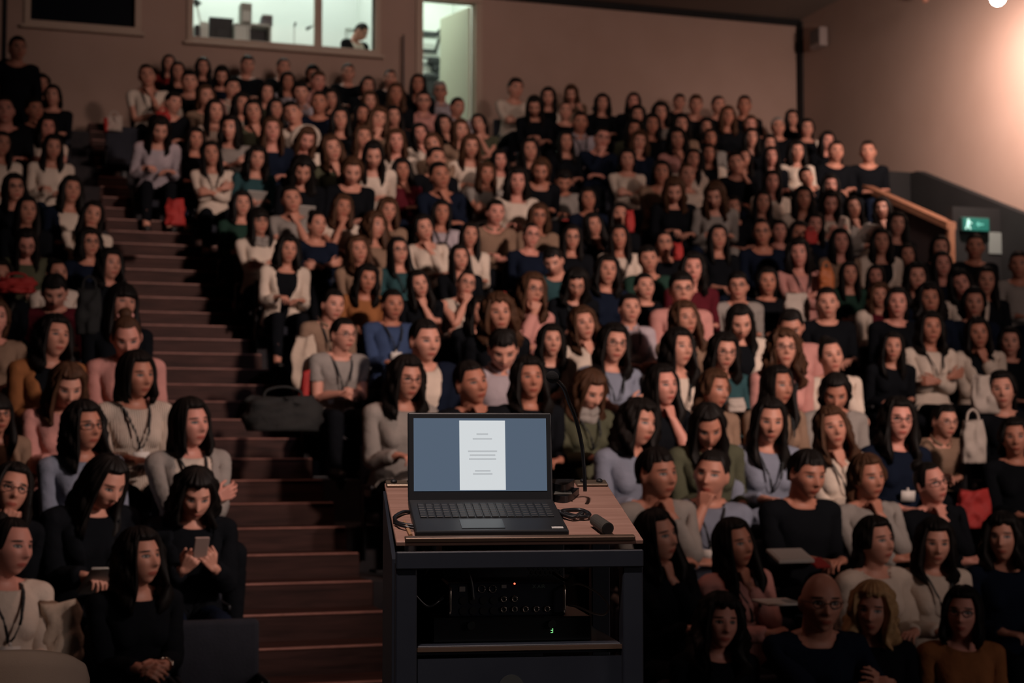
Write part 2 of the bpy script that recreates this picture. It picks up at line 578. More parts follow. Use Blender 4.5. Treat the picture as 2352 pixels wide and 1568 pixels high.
root = MB().box((0, 0, 0), (.14, .34, .30), bevel=.025).build('wall_speaker', principled('speaker_grey', (.30, .24, .22), .6), loc=bp)
MB().box((-.072, 0, .02), (.008, .28, .22), bevel=.003, seg=1).build('grille', principled('speaker_grille', (.12, .10, .09), .8), root)
MB().box((.08, 0, 0), (.06, .06, .06)).build('bracket', M_STEEL, root)
tag(root, 'small pale speaker box on the side wall near the rear corner', 'speaker')

# ---------------------------------------------------------------- things in the booth and corridor
DESK = W2B - .02


def bpix(x, y, dy):
    return at_Y(x, y, Y1 + dy)


o = MB().box(((bx0 + bx1) / 2, Y1 + .36, DESK - .14), (bx1 - bx0 - .1, .66, .04), bevel=.005, seg=1).build('booth_counter', M_GREYW)
for x in (bx0 + .1, MULL, bx1 - .15):
    MB().box((x, Y1 + .36, (DESK - .16 + ZLAND) / 2), (.06, .5, DESK - .16 - ZLAND)).build('leg', M_STEEL, o)
tag(o, 'long pale counter inside the booth under its window', 'counter')
CT = DESK - .12
SC_ = YB / F_PX * 1.02


def on_counter(name, x0, x1, ytop, dy, depth, mat, label, cat, group=None, extra=None):
    a, b = bpix(x0, ytop, dy), bpix(x1, ytop, dy)
    hgt = a[2] - CT
    o = MB().box((0, 0, hgt / 2), (b[0] - a[0], depth, hgt), bevel=.006, seg=1).build(name, mat, loc=((a[0] + b[0]) / 2, a[1], CT + .001))
    tag(o, label, cat, group)
    return o, (b[0] - a[0], hgt)


o, (w, h) = on_counter('speaker_box', 446, 457, 60, .35, .2, M_BLACK, 'small black box at the end of the booth counter', 'box')
MB().cyl((0, -.101, h * .6), (0, -.106, h * .6), w * .3).build('cone', M_STEEL, o)
o, (w, h) = on_counter('paper_bin', 458, 477, 54, .42, .2, M_WHITE, 'white upright box between two black boxes in the booth', 'box')
MB().box((0, -.004, h + .004), (w * .9, .16, .012)).build('lid', M_GREYW, o)
o, (w, h) = on_counter('monitor', 480, 535, 40, .45, .10, M_BLACK, 'large black monitor turned away on the booth counter', 'monitor')
MB().box((0, -.055, h * .55), (w * .5, .03, h * .4), bevel=.01).build('rear_housing', M_BLACK, o)
MB().box((0, 0, .01), (w * .5, .22, .02)).build('foot', M_BLACK, o)
o, (w, h) = on_counter('cupboard', 535, 566, 58, .38, .28, M_GREYW, 'pale low cupboard beside the monitor in the booth', 'cupboard')
MB().box((0, -.145, h / 2), (w * .9, .012, h * .85)).build('door', M_WHITE, o)
c = bpix(592, 58, .38)
a, b = bpix(567, 58, .38), bpix(620, 58, .38)
w, h = b[0] - a[0], a[2] - CT
m = MB()
for x in (-w / 2 + .012, w / 2 - .012):
    m.box((x, 0, h / 2), (.024, .28, h))
m.box((0, 0, h - .012), (w, .28, .024)).box((0, 0, .012), (w, .28, .024))
o = m.build('shelf_unit', M_WHITE, loc=((a[0] + b[0]) / 2, a[1], CT + .001))
MB().box((0, .13, h / 2), (w - .04, .02, h - .05)).build('back_panel', M_BLACK, o)
tag(o, 'open white shelf unit with dark inside in the booth', 'shelf')
zs = a[2] + .001
a2, b2 = bpix(546, 10, .38), bpix(571, 10, .38)
hh = a2[2] - zs
o = MB().box((0, 0, hh / 2), (b2[0] - a2[0], .24, hh), bevel=.004, seg=1).build('file_box', M_GREYW, loc=((a2[0] + b2[0]) / 2 + .03, a2[1], zs))
MB().box((0, -.125, hh * .35), ((b2[0] - a2[0]) * .7, .008, hh * .5)).build('paper_front', M_WHITE, o)
tag(o, 'tall file box stuffed with paper on the booth shelves', 'file box')
for i in range(4):
    a3, b3 = bpix(596, 44, .40), bpix(624, 44, .40)
    o = MB().box((0, 0, .020), (b3[0] - a3[0] - .01 * i, .20, .038), bevel=.003, seg=1).build('binder', principled('binder_%d' % i, ((.17, .16, .17), (.25, .24, .25), (.12, .11, .13), (.3, .28, .27))[i], .6), loc=((a3[0] + b3[0]) / 2 + .004 * i, a3[1], zs + .0395 * i), rot=(0, 0, .02 * i - .03))
    tag(o, ('lowest grey binder of the stack on the booth shelf unit', 'second binder from the bottom of the booth stack', 'darkest binder, third up in the booth stack', 'topmost pale binder of the stack on the booth shelf')[i], 'binder', 'binders on the booth shelf unit')
for x, yt, tilt, lab in ((676, 58, .0, 'thin upright microphone stand on the booth counter'), (722, 58, .35, 'microphone stand with tilted black microphone beside the booth mullion')):
    a = bpix(x, yt, .3)
    hgt = a[2] - CT
    o = MB().cyl((0, 0, .0), (0, 0, .012), .05).cyl((0, 0, .01), (0, 0, hgt), .006).build('microphone_stand', principled('stand_grey', (.35, .36, .34), .5), loc=(a[0], a[1], CT + .001))
    if tilt:
        MB().cyl((.0, 0, hgt), (-.11, 0, hgt - .06), .008).cyl((-.05, 0, hgt - .03), (-.12, 0, hgt - .07), .018, .022).build('microphone', M_BLACK, o)
    else:
        MB().cyl((0, 0, hgt - .02), (.02, 0, hgt + .04), .013, .016).build('microphone', M_BLACK, o)
    tag(o, lab, 'microphone stand', 'microphone stands in the booth')
o = MB().box((0, 0, .02), (.10, .1, .04)).build('desk_lamp', M_GREYW, loc=(bpix(460, 50, .55)[0], Y1 + .55, CT + .001))
a, b = bpix(459, 50, .55), bpix(449, 4, .55)
dv = Vector((b[0] - a[0], 0, b[2] - a[2]))
MB().cyl((0, 0, .03), (0, 0, a[2] - CT), .010).cyl((0, 0, a[2] - CT), (dv.x, 0, a[2] - CT + dv.z), .012).build('arm', M_WHITE, o)
MB().cyl((dv.x - .02, 0, a[2] - CT + dv.z + .03), (dv.x + .04, 0, a[2] - CT + dv.z - .05), .03, .06).build('lamp_head', M_BLACK, o)
tag(o, 'jointed desk lamp with black head at the booth window edge', 'lamp')
a = bpix(840, 70, 2.28)
o = MB()
for dx, dz, sx, sz in ((0, .0, .75, .02), (0, -.42, .75, .02), (-.37, -.21, .02, .44), (.37, -.21, .02, .44)):
    o.box((dx, 0, dz), (sx, .025, sz))
o = o.build('wall_frame', M_GREYW, loc=(a[0] + .05, by1 - .013, a[2]))
tag(o, 'thin grey frame on the booth wall behind the person', 'frame')
# coat rack in the corridor
a, b = at_Y(968, 72, cy1 - .2), at_Y(1010, 74, cy1 - .2)
rx, rw = b[0], b[0] - bx1 - .05
m = MB().box((-rw / 2, .18, 0), (rw, .03, .05))
for dy_, dz_ in ((.02, .0), (-.10, -.05), (-.22, -.10)):
    m.cyl((-rw, dy_, dz_), (0, dy_, dz_), .020)
m.cyl((-.02, .18, .02), (-.02, -.26, .02), .024).cyl((-.02, .18, -.26), (-.02, -.26, .0), .024).cyl((-rw * .8, .18, -.26), (-rw * .8, -.26, .0), .02)
o = m.build('coat_rack', M_BLACK, loc=(rx, cy1 - .2, a[2]))
MB().box((-rw / 2, .17, -.27), (rw, .03, .05)).build('wall_rail', M_BLACK, o)
tag(o, 'black metal coat rack on the corridor wall inside the door', 'coat rack')
a = at_Y(998, 140, cy1 - .16)
o = MB().box((.0, 0, 0), (.20, .16, .14), bevel=.04).box((.03, 0, -.10), (.13, .14, .16), bevel=.04).box((.06, 0, -.22), (.06, .10, .16), bevel=.02).cyl((-.30, .0, .05), (.0, 0, .06), .018).cyl((-.30, .0, -.08), (.0, 0, -.02), .018)
o = o.build('coat', M_BLACK, loc=(a[0], cy1 - .11, a[2]))
tag(o, 'black coat bunched on a hook in the lit doorway', 'coat')
a, b = at_Y(968, 179, cy1 - .25), at_Y(1002, 180, cy1 - .25)
zq = a[2]
o = MB().box((0, 0, 0), (b[0] - a[0], .40, .10), bevel=.03).build('corridor_bench', M_BLACK, loc=((a[0] + b[0]) / 2, cy1 - .25, zq))
for yv in (-.14, .14):
    MB().box((0, yv, -(zq - ZLAND) / 2 - .02), ((b[0] - a[0]) * .8, .04, zq - ZLAND - .06)).build('leg', M_STEEL, o)
tag(o, 'dark bench standing in the corridor behind the open door', 'bench')
# thin dark stand against the rear wall
a = at_Y(926, 80, YB - .12)
h = a[2] - ZLAND
o = MB().cyl((0, 0, 0), (0, 0, .03), .10, .09, 18).cyl((0, 0, .02), (0, 0, h), .018, .016, 12).build('floor_stand', mottled('stand_brown', (.06, .045, .04), (.07, .05, .045), 5, .5), loc=(a[0], YB - .14, ZLAND))
MB().box((0, -.02, h * .33), (.05, .06, .12), bevel=.01).build('clamp', M_BLACK, o)
tag(o, 'thin dark floor stand leaning by the rear wall near the lit door', 'stand')

# ------------------------------------------------------------------ the lectern and what stands on it
HD = math.radians(10.2)                      # the lectern is turned a little off the hall's axis
FRONT = at_d = CAM + ray(1197, 1241) * 3.87
LW, LD, TILT = .598, .475, math.radians(15.5)
LZ = FRONT[2] - .5
M_TOP = wood('lectern_veneer', (.33, .185, .145), (.46, .275, .22), (1.0, 16, 16), 3.0, .22)
M_FRAME = mottled('lectern_frame', (.012, .016, .026), (.016, .021, .032), 6, .5)
M_ALU = principled('bronze_profile', (.20, .135, .10), .35, .6)
lec = empty('lectern', (FRONT[0], FRONT[1], .5), (0, 0, -HD))
tag(lec, 'dark framed lectern with sloping wood-veneer top at the front', 'lectern')
RS = Matrix.Rotation(TILT, 4, 'X')


def slope(x, y, z=0.0):
    """a point on the sloping top: x across, y up the slope, z off it (in the lectern's frame)"""
    return Vector((x, y * math.cos(TILT) - z * math.sin(TILT), LZ + y * math.sin(TILT) + z * math.cos(TILT)))


def on_slope(mb_fn, name, mat, parent=None, smooth=False):
    m = MB()
    mb_fn(m)
    o = m.build(name, mat, parent, smooth=smooth)
    return o


def slab(m):
    m.box((0, LD / 2, -.006), (LW, LD, .012), bevel=.002, seg=1)


LASTM = [None]


def place_slope(o, x=0, y=0, z=0, rz=0, world=False):
    M = Matrix.Translation(slope(x, y, z)) @ RS @ Matrix.Rotation(rz, 4, 'Z')
    o.matrix_local = (lec.matrix_basis @ M) if world else M
    LASTM[0] = lec.matrix_basis @ M
    return o


place_slope(on_slope(slab, 'top', M_TOP, lec))
o = place_slope(on_slope(lambda m: m.box((0, .004, .004), (LW * .93, .018, .012), bevel=.002, seg=1).box((0, .018, .003), (LW * .93, .006, .006)), 'front_lip', M_ALU, lec))
MB().box((0, .012, LZ - .045), (LW, .028, .042), bevel=.003, seg=1).build('top_rail', M_FRAME, lec)
for sx, x0 in ((-1, -LW / 2 + .025), (1, LW / 2 - .025)):
    MB().box((x0, .030, (LZ - .05) / 2), (.050, .050, LZ - .05), bevel=.003, seg=1).build('leg', M_FRAME, lec)
    hb_ = LZ + math.sin(TILT) * LD * .86
    MB().box((x0, LD * .9, (hb_ - .03) / 2), (.050, .040, hb_ - .03), bevel=.003, seg=1).build('leg', M_FRAME, lec)
MB().prism([(.05, .03), (.05, LZ - .045), (LD * .88, LZ + math.sin(TILT) * LD * .84), (LD * .88, .03)], 'X', -LW / 2 - .006, -LW / 2 + .010).build('side_panel', M_FRAME, lec)
MB().box((-.08, LD * .90, .52), (.40, .012, .95)).build('back_panel', M_FRAME, lec)
SH = .79 * LZ - .018
sh_z = FRONT[2] - (1481 - 1241) / F_PX * 3.87 - .5
MB().box((0, .24, sh_z - .011), (LW - .10, .42, .022), bevel=.002, seg=1).build('shelf', M_FRAME, lec)
MB().box((0, .028, sh_z - .008), (LW - .10, .012, .010)).build('shelf_edge', M_ALU, lec)
dp = MB().box((0, .035, (sh_z - .03) / 2 + .01), (LW - .10, .016, sh_z - .05)).build('lower_panel', M_FRAME, lec)
MB().cyl((-.02, .026, sh_z - .10), (-.02, .0245, sh_z - .10), .03, .03, 24).build('crest', principled('crest_grey', (.03, .035, .035), .6), dp)
for sx in (-1, 1):
    bk = place_slope(on_slope(lambda m: m.box((0, 0, .004), (.085, .042, .008), bevel=.002, seg=1), 'corner_bracket', principled('bracket_brass', (.26, .20, .15), .4, .7), lec), sx * (LW / 2 - .045), LD - .022)
    for q in (-.022, .022):
        MB().ball((q, 0, .011), (.009, .009, .006), 12).build('screw', M_BLACK, bk)

# laptop ------------------------------------------------------------
LWd, LDp, LHt = .372, .250, .228
lap = on_slope(lambda m: m.box((0, LDp / 2, .009), (LWd, LDp, .016), bevel=.004), 'laptop', principled('laptop_shell', (.014, .016, .019), .45))
place_slope(lap, -.066, .022, .0008, 0, True)
tag(lap, 'open black laptop showing a document on the lectern top', 'laptop')
kb = MB().box((0, .158, .0175), (.33, .115, .001)).build('keyboard_deck', principled('deck', (.008, .009, .011), .5), lap)
kk = MB()
for r in range(6):
    for c in range(17):
        kk.box((-.158 + c * .0197, .110 + r * .0185, .0192), (.0165, .0152, .0026), bevel=.0012, seg=1)
kk.build('keys', principled('keycaps', (.012, .015, .018), .5), lap)
MB().box((-.02, .052, .0176), (.105, .068, .0012)).build('touchpad', principled('touchpad', (.02, .026, .030), .3), lap)
MB().box((.160, .018, .0178), (.028, .012, .0012)).build('sticker', principled('white_sticker', (.60, .60, .58), .6), lap, )
sc_a = math.radians(6)
lid = MB().box((0, .004, LHt / 2), (LWd, .008, LHt), bevel=.004).build('screen_lid', principled('laptop_shell', (0, 0, 0)), lap, loc=(0, LDp - .004, .012), rot=(-sc_a - TILT, 0, 0))
SM = principled('slide_backdrop', (.02, .03, .04), .3, emit=(.075, .105, .150), estr=1.0)
MB().box((0, -.0008, LHt / 2 + .006), (LWd - .030, .0012, LHt - .042)).build('screen', SM, lid)
PG = principled('slide_page', (.1, .1, .1), .3, emit=(.60, .64, .66), estr=1.0)
pg = MB().box((.005, -.0020, LHt / 2 + .004), (.118, .0010, LHt - .050)).build('page', PG, lid)
gl = MB()
for i, (zz_, w) in enumerate(((.172, .03), (.160, .05), (.128, .075), (.118, .066), (.108, .07), (.078, .04), (.070, .05))):
    gl.box((.005, -.0027, zz_), (w, .0004, .004))
gl.build('text_lines', principled('faint_print', (.1, .1, .1), .3, emit=(.42, .45, .47), estr=1.0), pg)

# gooseneck microphone ------------------------------------------------
mic = MB()
n = 26
poly = [(-.055 + .11 * i / n, .0 + .075 * math.sin(math.pi * i / n)) for i in range(n + 1)]
mic.prism([(x, -y) for x, y in poly], 'Z', 0, .018)
mic.prism([(x * .75, -y * .72) for x, y in poly], 'Z', .018, .042)
mic = mic.build('microphone', principled('mic_black', (.010, .011, .013), .3))
place_slope(mic, .150, .365, .0008, 0, True)
MICM = LASTM[0]
tag(mic, 'black gooseneck microphone on a half-round base beside the laptop', 'microphone')
MB().box((0, -.055, .0205), (.05, .02, .004), bevel=.001, seg=1).build('talk_button', principled('mic_button', (.10, .10, .09), .35), mic)
inv = MICM.inverted()
dm = 4.16
pts = []
for (px, py, dd) in ((1344, 1128, 0), (1342, 1080, .0), (1336, 1020, .0), (1322, 960, -.02), (1306, 920, -.04), (1296, 893, -.06), (1286, 880, -.07), (1277, 873, -.08)):
    w = CAM + ray(px, py) * (dm + dd)
    pts.append(inv @ Vector(w))
neck = MB().tube([Vector(p) for p in spline([tuple(p) for p in pts], 6)], .0052, 10).build('gooseneck', principled('mic_black', (0, 0, 0)), mic, smooth=True)
hd_ = inv @ Vector(CAM + ray(1269, 866) * (dm - .09))
dr = (Vector(hd_) - Vector(pts[-1])).normalized()
q = dr.to_track_quat('Z', 'Y').to_matrix().to_4x4()
MB().ball(Vector(hd_), (.0155, .0155, .0185), 20, q).build('foam_windscreen', mottled('mic_foam', (.006, .006, .007), (.012, .012, .013), 300, .95, .5, 900), mic, smooth=True)

# presenter clicker, cables, pencil ------------------------------------------------
ck = on_slope(lambda m: m.cyl((0, 0, .0165), (-.018, .070, .0165), .0165, .0150, 20), 'clicker', principled('clicker_grey', (.05, .045, .038), .75))
place_slope(ck, .216, .030, .0008, 0, True)
tag(ck, 'short black cylindrical clicker lying at the lectern edge', 'clicker')
MB().cyl((.0003, -.0012, .0165), (.0, -.0002, .0165), .0135, .0135, 20).build('end_cap', M_BLACK, ck)
pc = on_slope(lambda m: m.cyl((0, 0, .0045), (-.006, .10, .0045), .0045, .0045, 6).cyl((-.006, .10, .0045), (-.0072, .118, .0045), .0045, .0008, 6), 'pencil', principled('pencil_wood', (.42, .24, .13), .5))
place_slope(pc, -.262, .028, .0008, .02, True)
tag(pc, 'slim brown pencil lying beside the laptop on the lectern', 'pencil')


def cable(name, pts, r, mat, label, cat='cable', grp=None, parent=None):
    o = MB().tube([Vector(p) for p in spline(pts, 8)], r, 8).build(name, mat, parent, smooth=True)
    if parent is None:
        o.matrix_local = lec.matrix_basis.copy()
        tag(o, label, cat, grp)
    return o


M_CAB = principled('black_cable', (.010, .010, .012), .35)
cable('cable', [slope(.122, .20, .008), slope(.155, .155, .010), slope(.185, .150, .010), slope(.195, .165, .012), slope(.175, .190, .014), slope(.135, .185, .014), slope(.125, .17, .012), slope(.150, .145, .010), slope(.178, .158, .018)], .0055, M_CAB, 'black cable coiled between the laptop and the microphone base', grp='black cables on the lectern')
cable('cable', [slope(-.245, .095, .006), slope(-.285, .115, .008), slope(-.293, .16, .008), slope(-.27, .20, .008), slope(-.252, .21, .006)], .0045, M_CAB, 'black cable looping off the laptop side over the lectern edge', grp='black cables on the lectern')
cable('cable', [slope(-.245, .075, .006), slope(-.278, .085, .010), slope(-.296, .12, .006)], .0035, M_CAB, 'thin black cable ending beside the pencil on the lectern', grp='black cables on the lectern')

# rack gear on the lectern shelf ------------------------------------------------
SZ = sh_z + .0005


def gear(name, x0, x1, y0, dep, z, h, mat):
    o = MB().box(((x0 + x1) / 2, y0 + dep / 2, z + h / 2), (x1 - x0, dep, h), bevel=.004, seg=1).build(name, mat)
    o.matrix_local = lec.matrix_basis.copy()
    return o


M_GEAR = principled('rack_black', (.009, .010, .012), .4)
M_CHROME = principled('chrome', (.55, .48, .42), .25, 1.0)
rcv = gear('receiver', -.205, .185, .075, .26, SZ, .060, M_GEAR)
tag(rcv, 'black receiver with a green digit under the mixer in the lectern', 'receiver')
for x in (-.112, .086):
    MB().cyl((x, .075, SZ + .042), (x, .066, SZ + .042), .0105, .0095, 20).build('knob', principled('knob_grey', (.03, .035, .034), .35), rcv)
dg_ = MB()
for (dx, dz, sx, sz) in ((0, .0055, .0046, .0011), (0, 0, .0042, .0011), (0, -.0055, .0046, .0011), (.0026, .0028, .0011, .005), (.0026, -.0028, .0011, .005)):
    dg_.box((.086 + dx, .0745, SZ + .027 + dz), (sx, .0012, sz))
dg_.build('digit_display', principled('green_led', (.02, .2, .05), .4, emit=(.30, 1.0, .35), estr=1.1), rcv)
mx = gear('audio_mixer', -.168, .122, .085, .17, SZ + .0605, .082, principled('mixer_navy', (.012, .015, .024), .45))
tag(mx, 'rack audio mixer with rows of sockets inside the lectern', 'audio mixer')
mz = SZ + .0605
for x in (-.163, .117):
    MB().tube([(x, .084, mz + .008), (x, .070, mz + .012), (x, .068, mz + .020), (x, .068, mz + .062), (x, .070, mz + .070), (x, .084, mz + .074)], .0032, 8).build('handle', M_CHROME, mx, smooth=True)


def ring(m, x, z, r0, r1):
    m.tube([(x + r0 * math.cos(2 * math.pi * k / 16), .083, z + r0 * math.sin(2 * math.pi * k / 16)) for k in range(17)], r1, 6)


for x, z in [(-.031 + .0268 * i, .018) for i in range(5)] + [(-.031, .043), (-.004, .043)]:
    m = MB()
    ring(m, x, mz + z, .0062, .0018)
    j = m.build('jack_socket', M_CHROME, mx, smooth=True)
    MB().cyl((x, .0848, mz + z), (x, .0835, mz + z), .0048).build('hole', M_BLACK, j)
for x in (-.085, -.058):
    m = MB()
    ring(m, x, mz + .068, .0086, .0010)
    m.build('line_socket', M_CHROME, mx, smooth=True)
for x, z in ((-.130, .040), (-.105, .040), (-.08, .040), (-.055, .040), (-.130, .015), (-.105, .015), (-.08, .015), (-.055, .015)):
    MB().cyl((x, .085, mz + z), (x, .083, mz + z), .0095, .0095, 18).build('microphone_socket', M_BLACK, mx)
MB().box((-.030, .0843, mz + .073), (.012, .002, .008)).box((-.132, .0843, mz + .068), (.014, .002, .012)).build('data_port', principled('port_grey', (.28, .26, .25), .5), mx)
MB().cyl((-.004, .0845, mz + .0795), (-.004, .0830, mz + .0795), .0022).build('red_led', principled('red_led', (.3, .02, .01), .4, emit=(1, .12, .06), estr=3.0), mx)
td = bpy.data.curves.new('maker_text', 'FONT')
td.body = 'X AIR'
td.size = .0125
td.extrude = .0002
to = bpy.data.objects.new('maker_text', td)
COL.objects.link(to)
td.materials.append(principled('print_grey', (.16, .22, .20), .5))
dgx = bpy.context.evaluated_depsgraph_get()
tme = bpy.data.meshes.new_from_object(to.evaluated_get(dgx))
bpy.data.objects.remove(to)
to = link('maker_text', tme, None)
to.parent = mx
to.location = (.040, .0845, mz + .068)
to.rotation_euler = (math.radians(90), 0, 0)
pcx = gear('computer', -.165, .150, .255, .155, mz, .165, principled('pc_black', (.014, .016, .02), .5))
tag(pcx, 'black computer case with a perforated side behind the mixer', 'computer')
pm = MB()
for r in range(9):
    for c in range(7):
        pm.cyl((.060 + c * .0125 + (r % 2) * .006, .2535, mz + .10 - .04 + r * .0108), (.060 + c * .0125 + (r % 2) * .006, .255, mz + .10 - .04 + r * .0108), .0048, .0048, 6)
pm.build('perforations', principled('pc_holes', (.003, .003, .004), .8), pcx)
cable('cable', [(-.225, .10, mz + .10), (-.20, .09, mz + .145), (-.15, .085, mz + .150), (-.115, .083, mz + .10), (-.105, .083, mz + .042)], .0042, principled('grey_cable', (.045, .05, .05), .4), 'grey cable arching from the lectern side into the mixer', grp='cables inside the lectern')
cable('cable', [(.128, .13, mz + .065), (.16, .10, mz + .075), (.20, .07, mz + .055), (.225, .06, mz + .025), (.215, .06, mz + .005), (.19, .07, mz + .006), (.16, .09, mz + .018), (.135, .12, mz + .022)], .0026, principled('white_cable', (.40, .36, .32), .4), 'thin white cable looping out beside the mixer', grp='cables inside the lectern')
tg = cable('cable', [(.095, .15, mz + .13), (.13, .10, mz + .138), (.14, .09, mz + .11), (.128, .10, mz + .085), (.10, .14, mz + .10)], .0040, M_CAB, 'black cable hanging in a loop above the mixer', grp='cables inside the lectern')
cable('cable', [(-.26, .06, mz + .07), (-.22, .07, mz + .03), (-.19, .08, mz + .04), (-.17, .11, mz + .05)], .004, M_CAB, 'short dark cable at the side of the mixer', grp='cables inside the lectern')

# pale tub chair at the edge of the stage ------------------------------------------------
tc_ = CAM + ray(52, 1494) * 5.0
TCZ = tc_[2] - .5
m = MB()
seg = 40
prof = []
ch = empty('tub_chair', (tc_[0], tc_[1] + .28, .5), (0, 0, math.radians(-8)))
M_TUB = mottled('pale_upholstery', (.50, .40, .33), (.56, .45, .37), 5, .9, .15, 180)
bmx = bmesh.new()
ro, ri = [], []
for i in range(seg + 1):
    a = math.radians(-150 + 300 * i / seg)
    hh = .42 + (TCZ - .42) * max(0.0, math.cos(a * .56)) ** .8
    ro.append((a, hh))
cols = []
for a, hh in ro:
    x, y = .30 * math.sin(a), -.27 * math.cos(a)
    xi, yi = .225 * math.sin(a), -.195 * math.cos(a)
    col_ = []
    for (fx, fy, fz) in ((x * .86, y * .86, .14), (x, y, .34), (x * 1.03, y * 1.03, hh - .05), (x * .98, y * .98, hh - .012), ((x + xi) / 2, (y + yi) / 2, hh), (xi * 1.02, yi * 1.02, hh - .015), (xi, yi, hh - .06), (xi, yi, .36)):
        col_.append(bmx.verts.new((fx, fy, fz)))
    cols.append(col_)
for i in range(seg):
    for j in range(7):
        bmx.faces.new((cols[i][j], cols[i + 1][j], cols[i + 1][j + 1], cols[i][j + 1]))
    bmx.faces.new((cols[i][7], cols[i + 1][7], cols[i + 1][0], cols[i][0]))
bmx.faces.new(cols[0])
bmx.faces.new(cols[-1][::-1])
bmesh.ops.recalc_face_normals(bmx, faces=bmx.faces[:])
me = bpy.data.meshes.new('tub')
bmx.to_mesh(me)
bmx.free()
link('backrest', me, M_TUB, ch, smooth=True)
MB().cyl((0, .02, .30), (0, .02, .43), .23, .235, 32).build('seat', M_TUB, ch, smooth=False)
for sx, sy in ((.17, .15), (-.17, .15), (.17, -.17), (-.17, -.17)):
    MB().cyl((sx, sy, 0), (sx * .92, sy * .92, .31), .016, .02).build('leg', M_BLACK, ch)
ch.scale = (.70, .70, 1.0)
ch.location.y -= .08
tag(ch, 'pale rounded tub chair at the edge of the stage', 'chair')

# ------------------------------------------------------------------ people: one seated figure, grown once, then posed and dressed
def nrm(v):
    v = np.asarray(v, float)
    return v / (np.linalg.norm(v) + 1e-9)


HEADC = np.array([0.0, 0.02, 1.19])
J = {}
for sd, sx in (('R', 1.0), ('L', -1.0)):
    J['hip' + sd] = np.array([.09 * sx, 0, .50])
    J['kne' + sd] = np.array([.115 * sx, .43, .50])
    J['ank' + sd] = np.array([.115 * sx, .43, .09])
    J['toe' + sd] = np.array([.125 * sx, .60, .04])
    J['sho' + sd] = np.array([.172 * sx, -.012, .975])
    J['elb' + sd] = np.array([.245 * sx, -.02, .70])
    J['wri' + sd] = np.array([.30 * sx, .15, .53])
    h = nrm(J['wri' + sd] - J['elb' + sd])
    n = np.array([-sx, 0, -.2])
    n = nrm(n - h * n.dot(h))
    J['h' + sd], J['n' + sd] = h, n
    J['s' + sd] = nrm(np.cross(h, n) if sd == 'R' else np.cross(n, h))
    J['knu' + sd] = J['wri' + sd] + h * .085
    J['tip' + sd] = J['wri' + sd] + h * .15 + n * .03
TORSO = [(.40, .155, .115, -.02), (.48, .175, .13, -.01), (.56, .163, .12, .0), (.66, .133, .098, .005), (.76, .138, .10, .007),
         (.86, .156, .114, .010), (.93, .160, .108, .0), (.985, .145, .088, -.012), (1.02, .09, .065, -.02), (1.05, .055, .055, -.02)]


def loft(bm, rings, seg=28):
    R = []
    for (z, hx, hy, cy) in rings:
        R.append([bm.verts.new((hx * math.sin(2 * math.pi * k / seg), cy + hy * math.cos(2 * math.pi * k / seg), z)) for k in range(seg)])
    for i in range(len(R) - 1):
        for k in range(seg):
            bm.faces.new((R[i][k], R[i][(k + 1) % seg], R[i + 1][(k + 1) % seg], R[i + 1][k]))
    bm.faces.new(R[0][::-1])
    bm.faces.new(R[-1])


def capsule(bm, p0, p1, r0, r1, seg=14, flat=None):
    """tapered capsule; flat = (axis, factor) squeezes it along an axis"""
    p0, p1 = np.asarray(p0, float), np.asarray(p1, float)
    t = nrm(p1 - p0)
    a = nrm(np.cross(t, [0, 0, 1] if abs(t[2]) < .9 else [1, 0, 0]))
    b = np.cross(t, a)
    rings = []
    for k in range(1, 5):
        an = -math.pi / 2 + k * math.pi / 8
        rings.append((p0 + t * r0 * math.sin(an), r0 * math.cos(an)))
    for k in range(0, 4):
        an = k * math.pi / 8
        rings.append((p1 + t * r1 * math.sin(an), r1 * math.cos(an)))
    V = []

    def sq(v, c):
        if flat is None:
            return v
        ax = np.asarray(flat[0])
        d = (v - c).dot(ax)
        return v - ax * d * (1 - flat[1])
    for c, r in rings:
        V.append([bm.verts.new(sq(c + (a * math.cos(2 * math.pi * k / seg) + b * math.sin(2 * math.pi * k / seg)) * r, c)) for k in range(seg)])
    e0 = bm.verts.new(p0 - t * r0)
    e1 = bm.verts.new(p1 + t * r1)
    for i in range(len(V) - 1):
        for k in range(seg):
            bm.faces.new((V[i][k], V[i][(k + 1) % seg], V[i + 1][(k + 1) % seg], V[i + 1][k]))
    for k in range(seg):
        bm.faces.new((e0, V[0][(k + 1) % seg], V[0][k]))
        bm.faces.new((e1, V[-1][k], V[-1][(k + 1) % seg]))


def gs(x, c, w):
    return math.exp(-((x - c) / w) ** 2)


